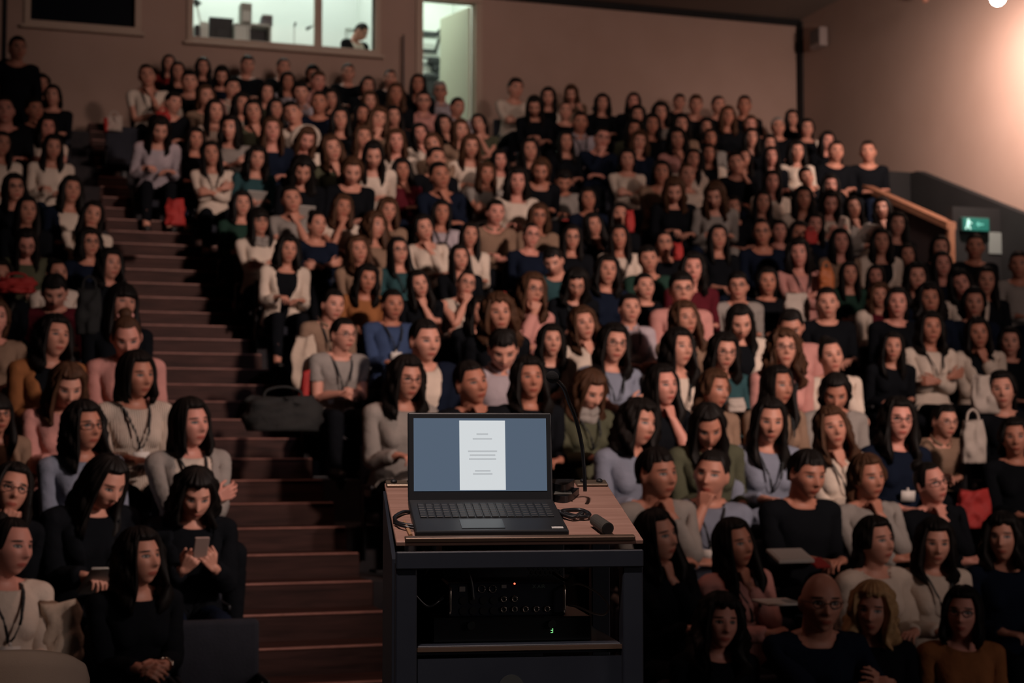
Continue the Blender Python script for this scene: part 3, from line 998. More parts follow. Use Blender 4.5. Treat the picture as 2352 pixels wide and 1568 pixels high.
def head_point(nx, ny, nz):
    x, y, z = .074 * nx, .097 * ny, .119 * nz
    if z < 0:
        t = min(1.0, -z / .119)
        x *= 1 - .30 * t ** 1.6
        if y < 0:
            y *= 1 - .55 * t
        else:
            y *= 1 + .05 * t
    if y > 0:
        y += .010 * max(0, (abs(x) - .01)) / .06 * 0
        y *= 1 - .06 * gs(z, .02, .05) * gs(x, 0, .05)
    if y > .02:
        f = min(1.0, (y - .02) / .03)
        ax = abs(x)
        np_ = 0.0
        if z < .03:
            np_ = max(0.0, min(1.0, (.030 - z) / .055)) if z > -.027 else max(0.0, 1 - (-.027 - z) / .016)
        y += f * .027 * math.exp(-(x / (.0085 + .006 * np_)) ** 2) * np_
        y -= f * .011 * gs(ax, .031, .017) * gs(z, .014, .013)
        y += f * .004 * gs(ax, .031, .011) * gs(z, .011, .008)
        y += f * .005 * gs(z, .036, .010) * gs(ax, .028, .03)
        y += f * .006 * math.exp(-(x / .021) ** 2) * (gs(z, -.056, .0055) + gs(z, -.068, .006))
        y -= f * .003 * math.exp(-(x / .02) ** 2) * gs(z, -.080, .007)
        y += f * .008 * math.exp(-(x / .022) ** 2) * gs(z, -.100, .016)
        y += f * .005 * gs(ax, .045, .018) * gs(z, -.018, .02)
    return HEADC + np.array([x, y, z])


def body_source(man=False):
    bm = bmesh.new()
    loft(bm, TORSO if not man else [(z, hx * (1.0 if z < .6 else 1.05), hy * (1.0 if z > .6 else 1.0), c) for z, hx, hy, c in TORSO])
    for sx in () if man else (1, -1):
        capsule(bm, (.07 * sx, .075, .865), (.075 * sx, .085, .84), .052, .05)
    capsule(bm, (0, -.03, 1.0), (0, .0, 1.14), .064 if man else .056, .058 if man else .048)
    for sd, sx in (('R', 1.0), ('L', -1.0)):
        g = lambda k: J[k + sd]
        capsule(bm, (0, -.03, 1.055), g('sho') + np.array([-.02 * sx, -.01, .018]), .034, .036)
        k = 1.12 if man else 1.0
        capsule(bm, g('sho') + np.array([-.05 * sx, 0, -.01]), g('sho'), .062 * k, .056 * k)
        capsule(bm, g('sho'), g('elb'), .050 * k, .040 * k)
        capsule(bm, g('elb'), g('elb') * .6 + g('wri') * .4, .041, .041)
        capsule(bm, g('elb') * .6 + g('wri') * .4, g('wri'), .041, .0265)
        capsule(bm, g('hip') + np.array([0, -.03, -.01]), g('kne'), .088, .060)
        capsule(bm, g('kne'), g('kne') * .65 + g('ank') * .35 + np.array([0, -.012, 0]), .058, .056)
        capsule(bm, g('kne') * .65 + g('ank') * .35 + np.array([0, -.012, 0]), g('ank'), .056, .038)
        capsule(bm, g('ank') + np.array([0, -.03, -.045]), g('toe'), .042, .036, flat=((0, 0, 1), .9))
        h, n, s, w = g('h'), g('n'), g('s'), g('wri')
        for i, (o, ln) in enumerate(((.031, .072), (.0105, .080), (-.0105, .074), (-.031, .058))):
            k = w + h * (.088 - .012 * abs(i - 1.2) * .5) + s * o
            capsule(bm, w + h * .012 + s * o * .55, k, .0145, .0125, seg=10)
            fan = s * (.10 - .085 * i) * .9
            d1 = nrm(h * math.cos(.45) + n * math.sin(.45) + fan)
            d2 = nrm(h * math.cos(1.05) + n * math.sin(1.05) + fan * .7)
            d3 = nrm(h * math.cos(1.5) + n * math.sin(1.5) + fan * .5)
            a = k + d1 * ln * .48
            b = a + d2 * ln * .32
            capsule(bm, k, a, .0088, .0082, seg=9)
            capsule(bm, a, b, .0082, .0075, seg=9)
            capsule(bm, b, b + d3 * ln * .2, .0075, .0066, seg=9)
        tb = w + h * .022 + s * .022 + n * .006
        t1 = tb + nrm(h * .62 + s * .70 + n * .30) * .042
        t2 = t1 + nrm(h * .92 + s * .22 + n * .35) * .030
        capsule(bm, tb, t1, .0135, .0105, seg=10)
        capsule(bm, t1, t2 + nrm(h + n * .4) * .012, .0100, .0080, seg=9)
    # head, sculpted
    nu, nv = 72, 56
    rows = []
    for j in range(1, nv):
        th = math.pi * j / nv
        rows.append([bm.verts.new(head_point(math.sin(th) * math.sin(2 * math.pi * i / nu), math.sin(th) * math.cos(2 * math.pi * i / nu), math.cos(th))) for i in range(nu)])
    top, bot = bm.verts.new(head_point(0, 0, 1)), bm.verts.new(head_point(0, 0, -1))
    for j in range(len(rows) - 1):
        for i in range(nu):
            bm.faces.new((rows[j][i], rows[j + 1][i], rows[j + 1][(i + 1) % nu], rows[j][(i + 1) % nu]))
    for i in range(nu):
        bm.faces.new((top, rows[0][i], rows[0][(i + 1) % nu]))
        bm.faces.new((bot, rows[-1][(i + 1) % nu], rows[-1][i]))
    for sx in (1, -1):
        M = Matrix.Translation(Vector(HEADC) + Vector((.073 * sx, -.012, -.004))) @ Matrix.Rotation(-.35 * sx, 4, 'Z') @ Matrix.Diagonal((.011, .019, .031, 1))
        bmesh.ops.create_uvsphere(bm, u_segments=12, v_segments=10, radius=1, matrix=M)
    capsule(bm, HEADC + np.array([0, -.03, -.12]), HEADC + np.array([0, -.025, -.03]), .052, .060)
    bmesh.ops.recalc_face_normals(bm, faces=bm.faces[:])
    me = bpy.data.meshes.new('figure_source')
    bm.to_mesh(me)
    bm.free()
    return me


def apply_mods(me, mods):
    o = bpy.data.objects.new('work', me)
    COL.objects.link(o)
    for kind, kw, vg in mods:
        if vg is not None:
            o.vertex_groups.clear()
            g = o.vertex_groups.new(name='w')
            for i, wv in enumerate(vg):
                g.add([i], float(wv), 'REPLACE')
        md = o.modifiers.new(kind, kind)
        for k, v in kw.items():
            setattr(md, k, v)
    dg = bpy.context.evaluated_depsgraph_get()
    dg.update()
    out = bpy.data.meshes.new_from_object(o.evaluated_get(dg))
    me.name = 'spent'
    bpy.data.objects.remove(o)
    return out


def arrays(me):
    n = len(me.vertices)
    v = np.empty(n * 3)
    me.vertices.foreach_get('co', v)
    return v.reshape(-1, 3), [tuple(p.vertices) for p in me.polygons]


SEGS = [('pelvis', [((-.07, -.02, .46), (.07, -.02, .46), .13)]),
        ('torso', [((0, 0, .70), (0, 0, .92), .12), ((-.10, -.01, .93), (.10, -.01, .93), .09), ((0, -.02, 1.0), (0, -.02, 1.05), .055)]),
        ('head', [((0, .01, 1.16), (0, .02, 1.22), .085), ((0, .0, 1.12), (0, .01, 1.16), .055)])]
for sd in 'RL':
    SEGS += [('ua' + sd, [(J['sho' + sd], J['elb' + sd], .045)]), ('fa' + sd, [(J['elb' + sd], J['wri' + sd], .033)]),
             ('ha' + sd, [(J['wri' + sd] + J['h' + sd] * .015, J['knu' + sd], .03), (J['wri' + sd] + J['h' + sd] * .03 + J['s' + sd] * .03, J['wri' + sd] + J['h' + sd] * .095 + J['s' + sd] * .062 + J['n' + sd] * .03, .022)]), ('fi' + sd, [(J['knu' + sd] + J['h' + sd] * .02, J['tip' + sd], .03)]),
             ('th' + sd, [(J['hip' + sd] + np.array([0, .06, 0]), J['kne' + sd], .072)]), ('sh' + sd, [(J['kne' + sd], J['ank' + sd], .048), (J['ank' + sd], J['toe' + sd], .04)])]
BONES = [s[0] for s in SEGS]
BI = {b: i for i, b in enumerate(BONES)}
PARENT = {'torso': 'pelvis', 'head': 'torso', 'uaR': 'torso', 'uaL': 'torso', 'faR': 'uaR', 'faL': 'uaL', 'haR': 'faR', 'haL': 'faL', 'fiR': 'haR', 'fiL': 'haL',
          'thR': 'pelvis', 'thL': 'pelvis', 'shR': 'thR', 'shL': 'thL'}


def seg_dist(V, a, b):
    a, b = np.asarray(a, float), np.asarray(b, float)
    d = b - a
    t = np.clip(((V - a) @ d) / (d @ d), 0, 1)
    return np.linalg.norm(V - (a + t[:, None] * d), axis=1)


def weights(V, faces, it=6):
    D = np.full((len(V), len(BONES)), 1e9)
    for i, (b, ss) in enumerate(SEGS):
        for a, c, r in ss:
            D[:, i] = np.minimum(D[:, i], np.maximum(seg_dist(V, a, c), 1e-4) / r)
    Wt = 1.0 / D ** 9
    best = np.argmin(D, axis=1)
    # only neighbours in the skeleton share a vertex
    adj = np.eye(len(BONES), dtype=bool)
    for c, p in PARENT.items():
        adj[BI[c], BI[p]] = adj[BI[p], BI[c]] = True
    Wt *= adj[best]
    Wt /= Wt.sum(1, keepdims=True)
    e = set()
    for f in faces:
        for i in range(len(f)):
            a, b = f[i], f[(i + 1) % len(f)]
            e.add((min(a, b), max(a, b)))
    e = np.array(list(e))
    for _ in range(it):
        acc = Wt.copy()
        cnt = np.ones(len(V))
        np.add.at(acc, e[:, 0], Wt[e[:, 1]])
        np.add.at(acc, e[:, 1], Wt[e[:, 0]])
        np.add.at(cnt, e[:, 0], 1)
        np.add.at(cnt, e[:, 1], 1)
        Wt = acc / cnt[:, None]
    return Wt, e


def vnormals(V, faces):
    Nn = np.zeros_like(V)
    for f in faces:
        p = V[list(f)]
        c = np.cross(p[1] - p[0], p[2] - p[0])
        if len(f) == 4:
            c = c + np.cross(p[2] - p[0], p[3] - p[0])
        for i in f:
            Nn[i] += c
    return Nn / (np.linalg.norm(Nn, axis=1, keepdims=True) + 1e-12)


class Rig:
    """a mesh in rest position with bone weights; pose() gives the moved vertices"""

    def __init__(self, V, faces, Wt):
        self.V, self.faces, self.W = V, faces, Wt
        self.hc = None

    def pose(self, M):
        A = np.einsum('vb,bij->vij', self.W, M)
        return np.einsum('vij,vj->vi', A[:, :3, :3], self.V) + A[:, :3, 3]

    def mesh(self, name, M):
        P = self.pose(M)
        me = bpy.data.meshes.new(name)
        me.from_pydata(P.tolist(), [], self.faces)
        me.polygons.foreach_set('use_smooth', [True] * len(self.faces))
        if self.hc is not None:
            at = me.attributes.new('hc', 'FLOAT_VECTOR', 'POINT')
            at.data.foreach_set('vector', self.hc.ravel())
        me.update()
        return me


def arm_along(V, sd):
    """0..1 shoulder to elbow, 1..2 elbow to wrist"""
    out = np.zeros(len(V))
    for k, (a, b) in enumerate((('sho', 'elb'), ('elb', 'wri'))):
        a, b = J[a + sd], J[b + sd]
        d = b - a
        t = ((V - a) @ d) / (d @ d)
        out = np.where(t > 0, k + np.minimum(t, 1.6 if k else 1.0), out) if k else np.where(t > 0, np.minimum(t, 1.0), 0)
    return out


def shell(base, keep, thick, smooth=3, fold=0.004, close=True):
    """a garment: the faces where keep is true, pushed out along the normals, relaxed, rim turned in"""
    V, faces, Wt = base.V, base.faces, base.W
    Nn = base.N
    fs = [f for f in faces if all(keep[i] for i in f)]
    assert fs, (len(V), int(keep.sum()))
    used = sorted({i for f in fs for i in f})
    idx = {v: i for i, v in enumerate(used)}
    th = thick[used] if isinstance(thick, np.ndarray) else np.full(len(used), thick)
    nz = np.array([noise.noise(Vector(V[u] * 17)) + .5 * noise.noise(Vector(V[u] * 37)) for u in used])
    P = V[used] + Nn[used] * (th + fold * nz)[:, None]
    F = [tuple(idx[i] for i in f) for f in fs]
    cnt = {}
    for f in F:
        for i in range(len(f)):
            a, b = f[i], f[(i + 1) % len(f)]
            cnt[(min(a, b), max(a, b))] = cnt.get((min(a, b), max(a, b)), 0) + 1
    e = np.array(list(cnt))
    be = np.array([k for k, c in cnt.items() if c == 1])
    for _ in range(smooth):
        acc, c = P.copy(), np.ones(len(P))
        for s, t in ((0, 1), (1, 0)):
            np.add.at(acc, e[:, s], P[e[:, t]])
            np.add.at(c, e[:, s], 1)
        Q = acc / c[:, None]
        # keep the volume: never sink below the skin
        P = P * .5 + Q * .5
    d = ((P - V[used]) * Nn[used]).sum(1)
    P += Nn[used] * np.maximum(0, th * .6 - d)[:, None]
    if len(be):
        for _ in range(5):          # straighten hems, cuffs, neckline
            acc, c = P.copy(), np.ones(len(P))
            for s, t in ((0, 1), (1, 0)):
                np.add.at(acc, be[:, s], P[be[:, t]])
                np.add.at(c, be[:, s], 1)
            bi = np.unique(be)
            P[bi] = (acc / c[:, None])[bi]
        bi = np.unique(be)
        if close:                   # turn the rim in towards the skin
            nb = {int(v): len(P) + k for k, v in enumerate(bi)}
            inner = V[used][bi] + Nn[used][bi] * .001
            P = np.vstack([P, inner])
            used = used + [used[v] for v in bi]
            for f in list(F):
                for i in range(len(f)):
                    a, b = f[i], f[(i + 1) % len(f)]
                    if cnt.get((min(a, b), max(a, b))) == 1:
                        F.append((b, a, nb[a], nb[b]))
    return Rig(P, F, Wt[used])


LOD = {}


def make_lods(man=False):
    src = body_source(man)
    hi = apply_mods(src, [('REMESH', dict(mode='VOXEL', voxel_size=.0046, use_smooth_shade=True), None),
                          ('SMOOTH', dict(factor=.5, iterations=2), None)])
    def regions(V):
        dh = V - HEADC
        face = (dh[:, 1] > .03) & (np.abs(dh[:, 0]) < .075) & (np.abs(dh[:, 2]) < .125)
        hand = np.zeros(len(V), bool)
        for sd in 'RL':
            hand |= ((V - J['wri' + sd]) @ J['h' + sd] > .0) & (np.linalg.norm(V - J['wri' + sd], axis=1) < .22)
        return face, hand, ~(face | hand)
    for name, targets, longest in (('near', (1500, 2600, 3000), .035), ('far', (330, 620, 900), .075)):
        me = hi.copy()
        for k, tgt in enumerate(targets):
            V, _f = arrays(me)
            r = regions(V)[k]
            ratio = (len(V) - (r.sum() - tgt)) / len(V)
            if ratio < 1:
                me = apply_mods(me, [('DECIMATE', dict(ratio=ratio, vertex_group='w', vertex_group_factor=1.0), r.astype(float))])
        bm = bmesh.new()
        bm.from_mesh(me)
        for _ in range(4):
            es = [e for e in bm.edges if e.calc_length() > longest]
            if not es:
                break
            bmesh.ops.subdivide_edges(bm, edges=es, cuts=1)
            bmesh.ops.triangulate(bm, faces=bm.faces[:])
            bmesh.ops.beautify_fill(bm, faces=bm.faces[:], edges=bm.edges[:])
        bm.to_mesh(me)
        bm.free()
        v, f = arrays(me)
        Wt, e = weights(v, f)
        b = Rig(v, f, Wt)
        b.N = vnormals(v, f)
        hd = Wt[:, BI['head']] > .5
        b.hc = np.where(hd[:, None], v - HEADC, 9.0)
        dom = np.argmax(Wt, axis=1)
        isarm = {sd: np.isin(dom, [BI['ua' + sd], BI['fa' + sd], BI['ha' + sd], BI['fi' + sd]]) for sd in 'RL'}
        along = {sd: arm_along(v, sd) for sd in 'RL'}
        core = np.isin(dom, [BI['torso'], BI['pelvis']])
        neck = np.linalg.norm((v - np.array([0, -.005, 1.055])) * np.array([1, 1, .9]), axis=1)
        lapf = np.isin(dom, [BI['thR'], BI['thL']]) & (v[:, 1] < .17) & (v[:, 2] > .50)
        body = (core | lapf) & (neck > .078) & (v[:, 2] < 1.05)
        LOD[name + ('_man' if man else '')] = b
        b.g = {}

        def sleeve(lim, hem=.455):
            k = body & (v[:, 2] > hem)
            for sd in 'RL':
                k |= isarm[sd] & (along[sd] < lim)
            return k
        fo = 1.0 if name == 'near' else .8
        b.g['long'] = shell(b, sleeve(1.93), .016, 3, .006 * fo)
        b.g['half'] = shell(b, sleeve(.62), .016, 3, .006 * fo)
        b.g['none'] = shell(b, sleeve(-.0), .014, 3, .004 * fo)
        jk = sleeve(1.96, .44) & ~((v[:, 1] > .03) & core & (np.abs(v[:, 0]) < .016 + .085 * np.clip((v[:, 2] - .70) / .35, 0, 1)))
        b.g['jacket'] = shell(b, jk, .028, 4, .008 * fo)
        legs = np.isin(dom, [BI[x + sd] for x in ('th', 'sh') for sd in 'RL']) | (dom == BI['pelvis'])
        b.g['trousers'] = shell(b, (legs & (v[:, 2] > .075)) | (core & (v[:, 2] < .64)), .008, 2, .004 * fo)
        b.g['shoe'] = shell(b, np.isin(dom, [BI['shR'], BI['shL']]) & (v[:, 2] < .115), .010, 1, 0)


def rot(axis, a):
    return np.array(Matrix.Rotation(a, 3, Vector(axis)))


def aff(R, pivot, shift=(0, 0, 0)):
    M = np.eye(4)
    M[:3, :3] = R
    M[:3, 3] = pivot + np.asarray(shift) - R @ pivot
    return M


def frame(a, b):
    a = nrm(a)
    b = np.asarray(b, float)
    b = nrm(b - a * a.dot(b))
    return np.stack([a, b, np.cross(a, b)], axis=1)


# wrist, elbow pole, hand direction, palm normal (for the person's right arm; mirrored for the left), moves with: T torso, P pelvis, H head
ARM = {
    'lap': ((.10, .27, .665), (.20, -.6, -.4), (-.75, .62, -.10), (-.1, 0, -1), 'P'),
    'lap2': ((.12, .29, .695), (.20, -.6, -.4), (-.85, .45, -.05), (-.1, 0, -1), 'P'),
    'knee': ((.13, .33, .645), (.20, -.6, -.3), (-.1, .95, -.15), (0, 0, -1), 'P'),
    'crossA': ((-.08, .215, .80), (.36, -.15, -.7), (-.92, .0, .30), (.1, -1, .2), 'T'),
    'crossB': ((-.06, .245, .765), (.36, -.15, -.7), (-.95, -.12, .05), (.1, -1, .1), 'T'),
    'chin': ((.045, .19, .965), (.45, .25, -.9), (-.25, -.15, .9), (-.3, -.9, .1), 'T'),
    'cheek': ((.125, .12, .985), (.4, .2, -.8), (-.25, -.05, .95), (-.9, -.2, 0), 'T'),
    'prop': ((-.02, .26, .72), (.25, -.4, -.6), (-.95, .1, .1), (0, -.4, -.9), 'P'),
    'write': ((.095, .32, .72), (.24, -.5, -.4), (-.45, .85, -.1), (-.1, 0, -1), 'P'),
    'phone': ((.075, .31, .86), (.28, -.3, -.8), (-.45, .35, .8), (-.55, -.75, .3), 'T'),
    'clasp': ((.065, .37, .70), (.25, -.4, -.5), (-.60, .75, -.1), (-.8, -.2, -.5), 'P'),
    'pointA': ((-.08, .33, .95), (.6, -.2, -.8), (-.88, .35, .25), (-.3, -.5, -.8), 'T'),
    'pointB': ((.13, .30, .92), (.6, -.3, -.8), (-.25, .55, .75), (-.9, -.3, .1), 'T'),
    'mouth': ((.045, .19, .965), (.35, .35, -.9), (-.25, -.15, .9), (-.3, -.9, .1), 'T'),
    'hang': ((.24, .02, .47), (.3, -.8, 0), (0, .1, -1), (-1, 0, 0), 'T'),
}
POSES = {'0': ('lap', 'lap2', 0), '1': ('prop', 'chin', 0), '2': ('mouth', 'prop', 0), '3': ('crossA', 'crossB', 0), '4': ('write', 'lap2', .55), '4u': ('write', 'lap2', .12),
         '5': ('phone', 'phone', .42), '6': ('clasp', 'clasp', 0), '7': ('lap', 'cheek', 0), '8': ('hang', 'hang', 0), '9': ('pointA', 'pointB', .05)}


def pose(code, head_yaw, lean, tilt, rnd, stand=False, man=False):
    ra, la, pit = POSES[code]
    M = np.zeros((len(BONES), 4, 4))
    M[:] = np.eye(4)
    up = np.zeros(3)
    if stand:
        up = np.array([0, 0, .43])
        for sd in 'RL':
            R = rot((1, 0, 0), -math.radians(88))
            M[BI['th' + sd]] = aff(R, J['hip' + sd], up)
            kn = (M[BI['th' + sd]] @ np.append(J['kne' + sd], 1))[:3]
            M[BI['sh' + sd]] = aff(rot((1, 0, 0), -math.radians(2)), J['kne' + sd], kn - J['kne' + sd])
        M[BI['pelvis']] = aff(np.eye(3), np.zeros(3), up)
    Rt = rot((0, 0, 1), head_yaw * .14) @ rot((1, 0, 0), -lean) @ rot((0, 1, 0), tilt * .4)
    T = aff(Rt, np.array([0, 0, .50]), up)
    M[BI['torso']] = T
    pv = np.array([0, .0, 1.07])
    pvw = (T @ np.append(pv, 1))[:3]
    Rh = rot((0, 0, 1), head_yaw) @ rot((1, 0, 0), -(pit + rnd.uniform(-.06, .08))) @ rot((0, 1, 0), tilt)
    H = aff(Rh, pv, pvw - pv)
    Sc = np.eye(4)
    hsc = 1.15 if man else 1.12
    Sc[:3, :3] *= hsc
    Sc[:3, 3] = HEADC * (1 - hsc) + np.array([0, .004, .008])
    M[BI['head']] = H @ Sc
    hc = (H @ np.append(HEADC, 1))[:3]
    for sd, sx, key in (('R', 1, ra), ('L', -1, la)):
        w, pole, hd, pn, fr = ARM[key]
        mx = np.array([sx, 1, 1])
        w, pole, hd, pn = np.array(w) * mx, nrm(np.array(pole) * mx), nrm(np.array(hd) * mx), nrm(np.array(pn) * mx)
        w = w + np.array([rnd.uniform(-.015, .015), rnd.uniform(-.02, .02), rnd.uniform(-.01, .012)])
        if fr == 'T':
            w = (T @ np.append(w, 1))[:3]
            pole, hd, pn = Rt @ pole, Rt @ hd, Rt @ pn
        else:
            w = w + up
        if key in ('chin', 'cheek', 'mouth'):
            base = HEADC + np.array([.030 * sx, .115, -.175]) if key == 'mouth' else HEADC + np.array([.036 * sx, .072, -.212]) if key == 'chin' else HEADC + np.array([.115 * sx, .05, -.20])
            Ry = rot((0, 0, 1), head_yaw * .8)
            w = hc + Ry @ (base - HEADC)
            hd, pn = Ry @ nrm(np.array([(-.35 if key == 'cheek' else -.25) * sx, -.12, .95])), Ry @ nrm(np.array([-.35 * sx, -.9, 0]) if key != 'cheek' else np.array([-.95 * sx, -.3, 0]))
        S = (T @ np.append(J['sho' + sd], 1))[:3]
        l1, l2 = np.linalg.norm(J['elb' + sd] - J['sho' + sd]), np.linalg.norm(J['wri' + sd] - J['elb' + sd])
        d = w - S
        D = np.linalg.norm(d)
        if D > (l1 + l2) * .985:
            w = S + d / D * (l1 + l2) * .985
            d = w - S
            D = np.linalg.norm(d)
        u = d / D
        c = (l1 * l1 + D * D - l2 * l2) / (2 * l1 * D)
        c = max(-1, min(1, c))
        pp = nrm(pole - u * pole.dot(u))
        E = S + u * l1 * c + pp * l1 * math.sqrt(max(0, 1 - c * c))
        u0, f0 = J['elb' + sd] - J['sho' + sd], J['wri' + sd] - J['elb' + sd]
        n0, n1 = np.cross(u0, f0), np.cross(E - S, w - E)
        Ru = frame(E - S, n1) @ frame(u0, n0).T
        M[BI['ua' + sd]] = aff(Ru, J['sho' + sd], S - J['sho' + sd])
        Rf = frame(w - E, n1) @ frame(f0, n0).T
        Rw = frame(hd, pn) @ frame(J['h' + sd], J['n' + sd]).T
        M[BI['fa' + sd]] = aff(Rf, J['elb' + sd], E - J['elb' + sd])
        M[BI['ha' + sd]] = aff(Rw, J['wri' + sd], w - J['wri' + sd])
        kn = (M[BI['ha' + sd]] @ np.append(J['knu' + sd], 1))[:3]
        axis = np.cross(J['h' + sd], J['n' + sd])
        curl = {'chin': .9, 'mouth': 1.0, 'lap': .2, 'lap2': .15, 'write': .6, 'phone': .75, 'clasp': .5, 'cheek': .35, 'crossA': -.1, 'crossB': .1}.get(key, .2)
        Rk = Rw @ rot(axis, curl)
        M[BI['fi' + sd]] = aff(Rk, J['knu' + sd], kn - J['knu' + sd])
    return M, hc


# ---------------------------------------------------------------- hair, in head coordinates
def sst(a, b, x):
    t = min(1.0, max(0.0, (x - a) / (b - a)))
    return t * t * (3 - 2 * t)


HAIR = {   # zfront, opening half angle, side end, back end (1 = ear level, +1 = 20 cm lower), volume, ridge, curl
    'long': (.097, 60, 2.30, 2.65, .021, .0038, .007),
    'long2': (.093, 58, 2.05, 2.45, .025, .0042, .015),
    'back': (.094, 60, 1.02, 2.55, .021, .0040, .010),
    'wavy': (.093, 58, 1.75, 2.25, .030, .0050, .022),
    'curly': (.092, 58, 2.1, 2.3, .030, .0060, .030),
    'bob': (.094, 59, 1.62, 1.70, .024, .0030, .0),
    'fringe': (.040, 62, 2.2, 2.6, .022, .0030, .0),
    'tied': (.094, 62, .92, 1.12, .009, .0020, .0),
    'short': (.092, 63, .80, 1.12, .017, .0045, .0),
    'short2': (.080, 63, .80, 1.10, .021, .0065, .004),
    'balding': (.20, 66, .86, 1.1, .004, .001, .0),
    'hood': (.074, 50, 1.55, 1.7, .030, .001, .0),
}


def hair_rig(style, na, nt, seed):
    zf, a0, es, eb, vol, ridge, curl = HAIR[style]
    rng = random.Random(seed)
    ph = rng.uniform(0, 6)
    if es > 1.5:
        k0 = rng.uniform(.82, 1.04)
        es, eb = 1 + (es - 1) * k0, 1 + (eb - 1) * k0
    thf = math.acos(min(1, zf / (.119 + vol)))
    ef = math.degrees(thf) / 100.0
    outer, inner = [], []

    def path(a, l, o):
        ax, ay, az = .074 + o, .097 + o, .119 + o
        th = math.radians(100) * min(l, 1.0)
        x, y, z = ax * math.sin(th) * math.sin(a), ay * math.sin(th) * math.cos(a), az * math.cos(th)
        if l > 1:
            t = (l - 1)
            z -= .2 * t
            aa = abs(((a + math.pi) % (2 * math.pi)) - math.pi)
            fr = 1 - sst(1.35, 2.1, aa)
            x *= 1 + .24 * t * (1.2 - t * .5)
            y += fr * .075 * sst(0, 1.3, t) - (1 - fr) * .030 * sst(0, 1.0, t)
            c = curl * math.sin(l * 9 + a * 7 + ph)
            x += c * math.sin(a)
            y += c * math.cos(a)
        elif curl and l > .5:
            c = curl * .5 * math.sin(l * 12 + a * 9 + ph)
            x += c * math.sin(a)
            y += c * math.cos(a)
        return np.array([x, y, z])
    a0r = math.radians(a0)
    for i in range(na):
        a = 2 * math.pi * i / na
        aa = abs(((a + math.pi) % (2 * math.pi)) - math.pi)
        k = sst(a0r - .22, a0r + .14, aa)
        e = ef * (1 - k) + (es + (eb - es) * sst(1.6, 2.6, aa)) * k
        if style in ('short', 'short2', 'tied', 'balding'):     # uncover the ears
            e -= .16 * math.exp(-((aa - 1.72) / .22) ** 2) * (0 if style == 'tied' else 1)
        if style in ('long', 'long2', 'curly', 'bob', 'fringe'):
            e += (.10 * math.sin(a * 13 + ph) + .05 * math.sin(a * 29)) * k * (1 if e > 1.3 else 0)
        for j in range(nt):
            l = e * ((j + .0) / (nt - 1)) if j else .001
            edge = sst(0, .22, (e - l) / max(e, .3) * 2.0 + .04)
            rz = ridge * (math.sin(a * 23 + 2 * math.sin(a * 5 + ph) + l * 1.7) + .6 * math.sin(a * 41 + ph))
            o = vol * (.30 + .70 * edge) + rz * min(1, l * 2.5)
            if style in ('short', 'short2', 'tied'):
                o = vol * (.25 + .75 * sst(0, .9, (e - l) * 1.6)) + rz * min(1, l * 2.5) * .8
                if aa < .9 and style != 'tied':
                    o += .010 * sst(.25, .5, l) * (1 - sst(.75, .95, l / e)) * (1 - aa / .9)
            if e > 1.5 and l > 1:
                o -= .012 * sst(.5, 1.0, (l - 1) / (e - 1))
            p = path(a, l, o)
            if style in ('long', 'long2', 'bob') and p[1] > -.04 and l < .9:     # parting
                p = p - nrm(p) * .007 * math.exp(-((p[0] - .008) / .007) ** 2)
            outer.append(p)
            q = path(a, l, -.006 if l < 1 else -.006)
            if l > 1:
                q = p * np.array([.80, .80, 1.0])
                q[2] += 0
            inner.append(q)
    V = outer + inner
    F = []
    m = na * nt
    for i in range(na):
        ii = (i + 1) % na
        for j in range(nt - 1):
            F.append((i * nt + j, i * nt + j + 1, ii * nt + j + 1, ii * nt + j))
            F.append((m + i * nt + j, m + ii * nt + j, m + ii * nt + j + 1, m + i * nt + j + 1))
        F.append((i * nt + nt - 1, m + i * nt + nt - 1, m + ii * nt + nt - 1, ii * nt + nt - 1))
    V = np.array(V)
    if style == 'tied':
        bm = bmesh.new()
        bmesh.ops.create_uvsphere(bm, u_segments=max(8, na // 3), v_segments=8, radius=.040, matrix=Matrix.Translation((0, -.075, .105)))
        bm.verts.index_update()
        off = len(V)
        V = np.vstack([V, np.array([v.co[:] for v in bm.verts])])
        F += [tuple(off + v.index for v in f.verts) for f in bm.faces]
        bm.free()
    Wt = np.zeros((len(V), len(BONES)))
    z = V[:, 2]
    t = np.clip((-.10 - z) / .16, 0, 1)
    t = t * t * (3 - 2 * t) * .9
    Wt[:, BI['head']] = 1 - t
    Wt[:, BI['torso']] = t
    return Rig(V + HEADC, F, Wt)


HRIG = {}


def hair_for(style, near, seed):
    k = (style, near, seed)
    if k not in HRIG:
        HRIG[k] = hair_rig(style, 88 if near else 40, 26 if near else 14, seed)
    return HRIG[k]


def rigid(mesh_builder, bone):
    """a small accessory modelled in rest position, moved by one bone"""
    me = mesh_builder.mesh('accessory')
    V, F = arrays(me)
    bpy.data.meshes.remove(me)
    Wt = np.zeros((len(V), len(BONES)))
    Wt[:, BI[bone]] = 1
    return Rig(V, F, Wt)


def chest_y(x, z):
    for (z0, hx0, hy0, c0), (z1, hx1, hy1, c1) in zip(TORSO, TORSO[1:]):
        if z0 <= z <= z1:
            t = (z - z0) / (z1 - z0)
            hx, hy, c = hx0 + (hx1 - hx0) * t, hy0 + (hy1 - hy0) * t, c0 + (c1 - c0) * t
            return c + hy * math.sqrt(max(0.02, 1 - (x / hx) ** 2))
    return .06


ACC = {}


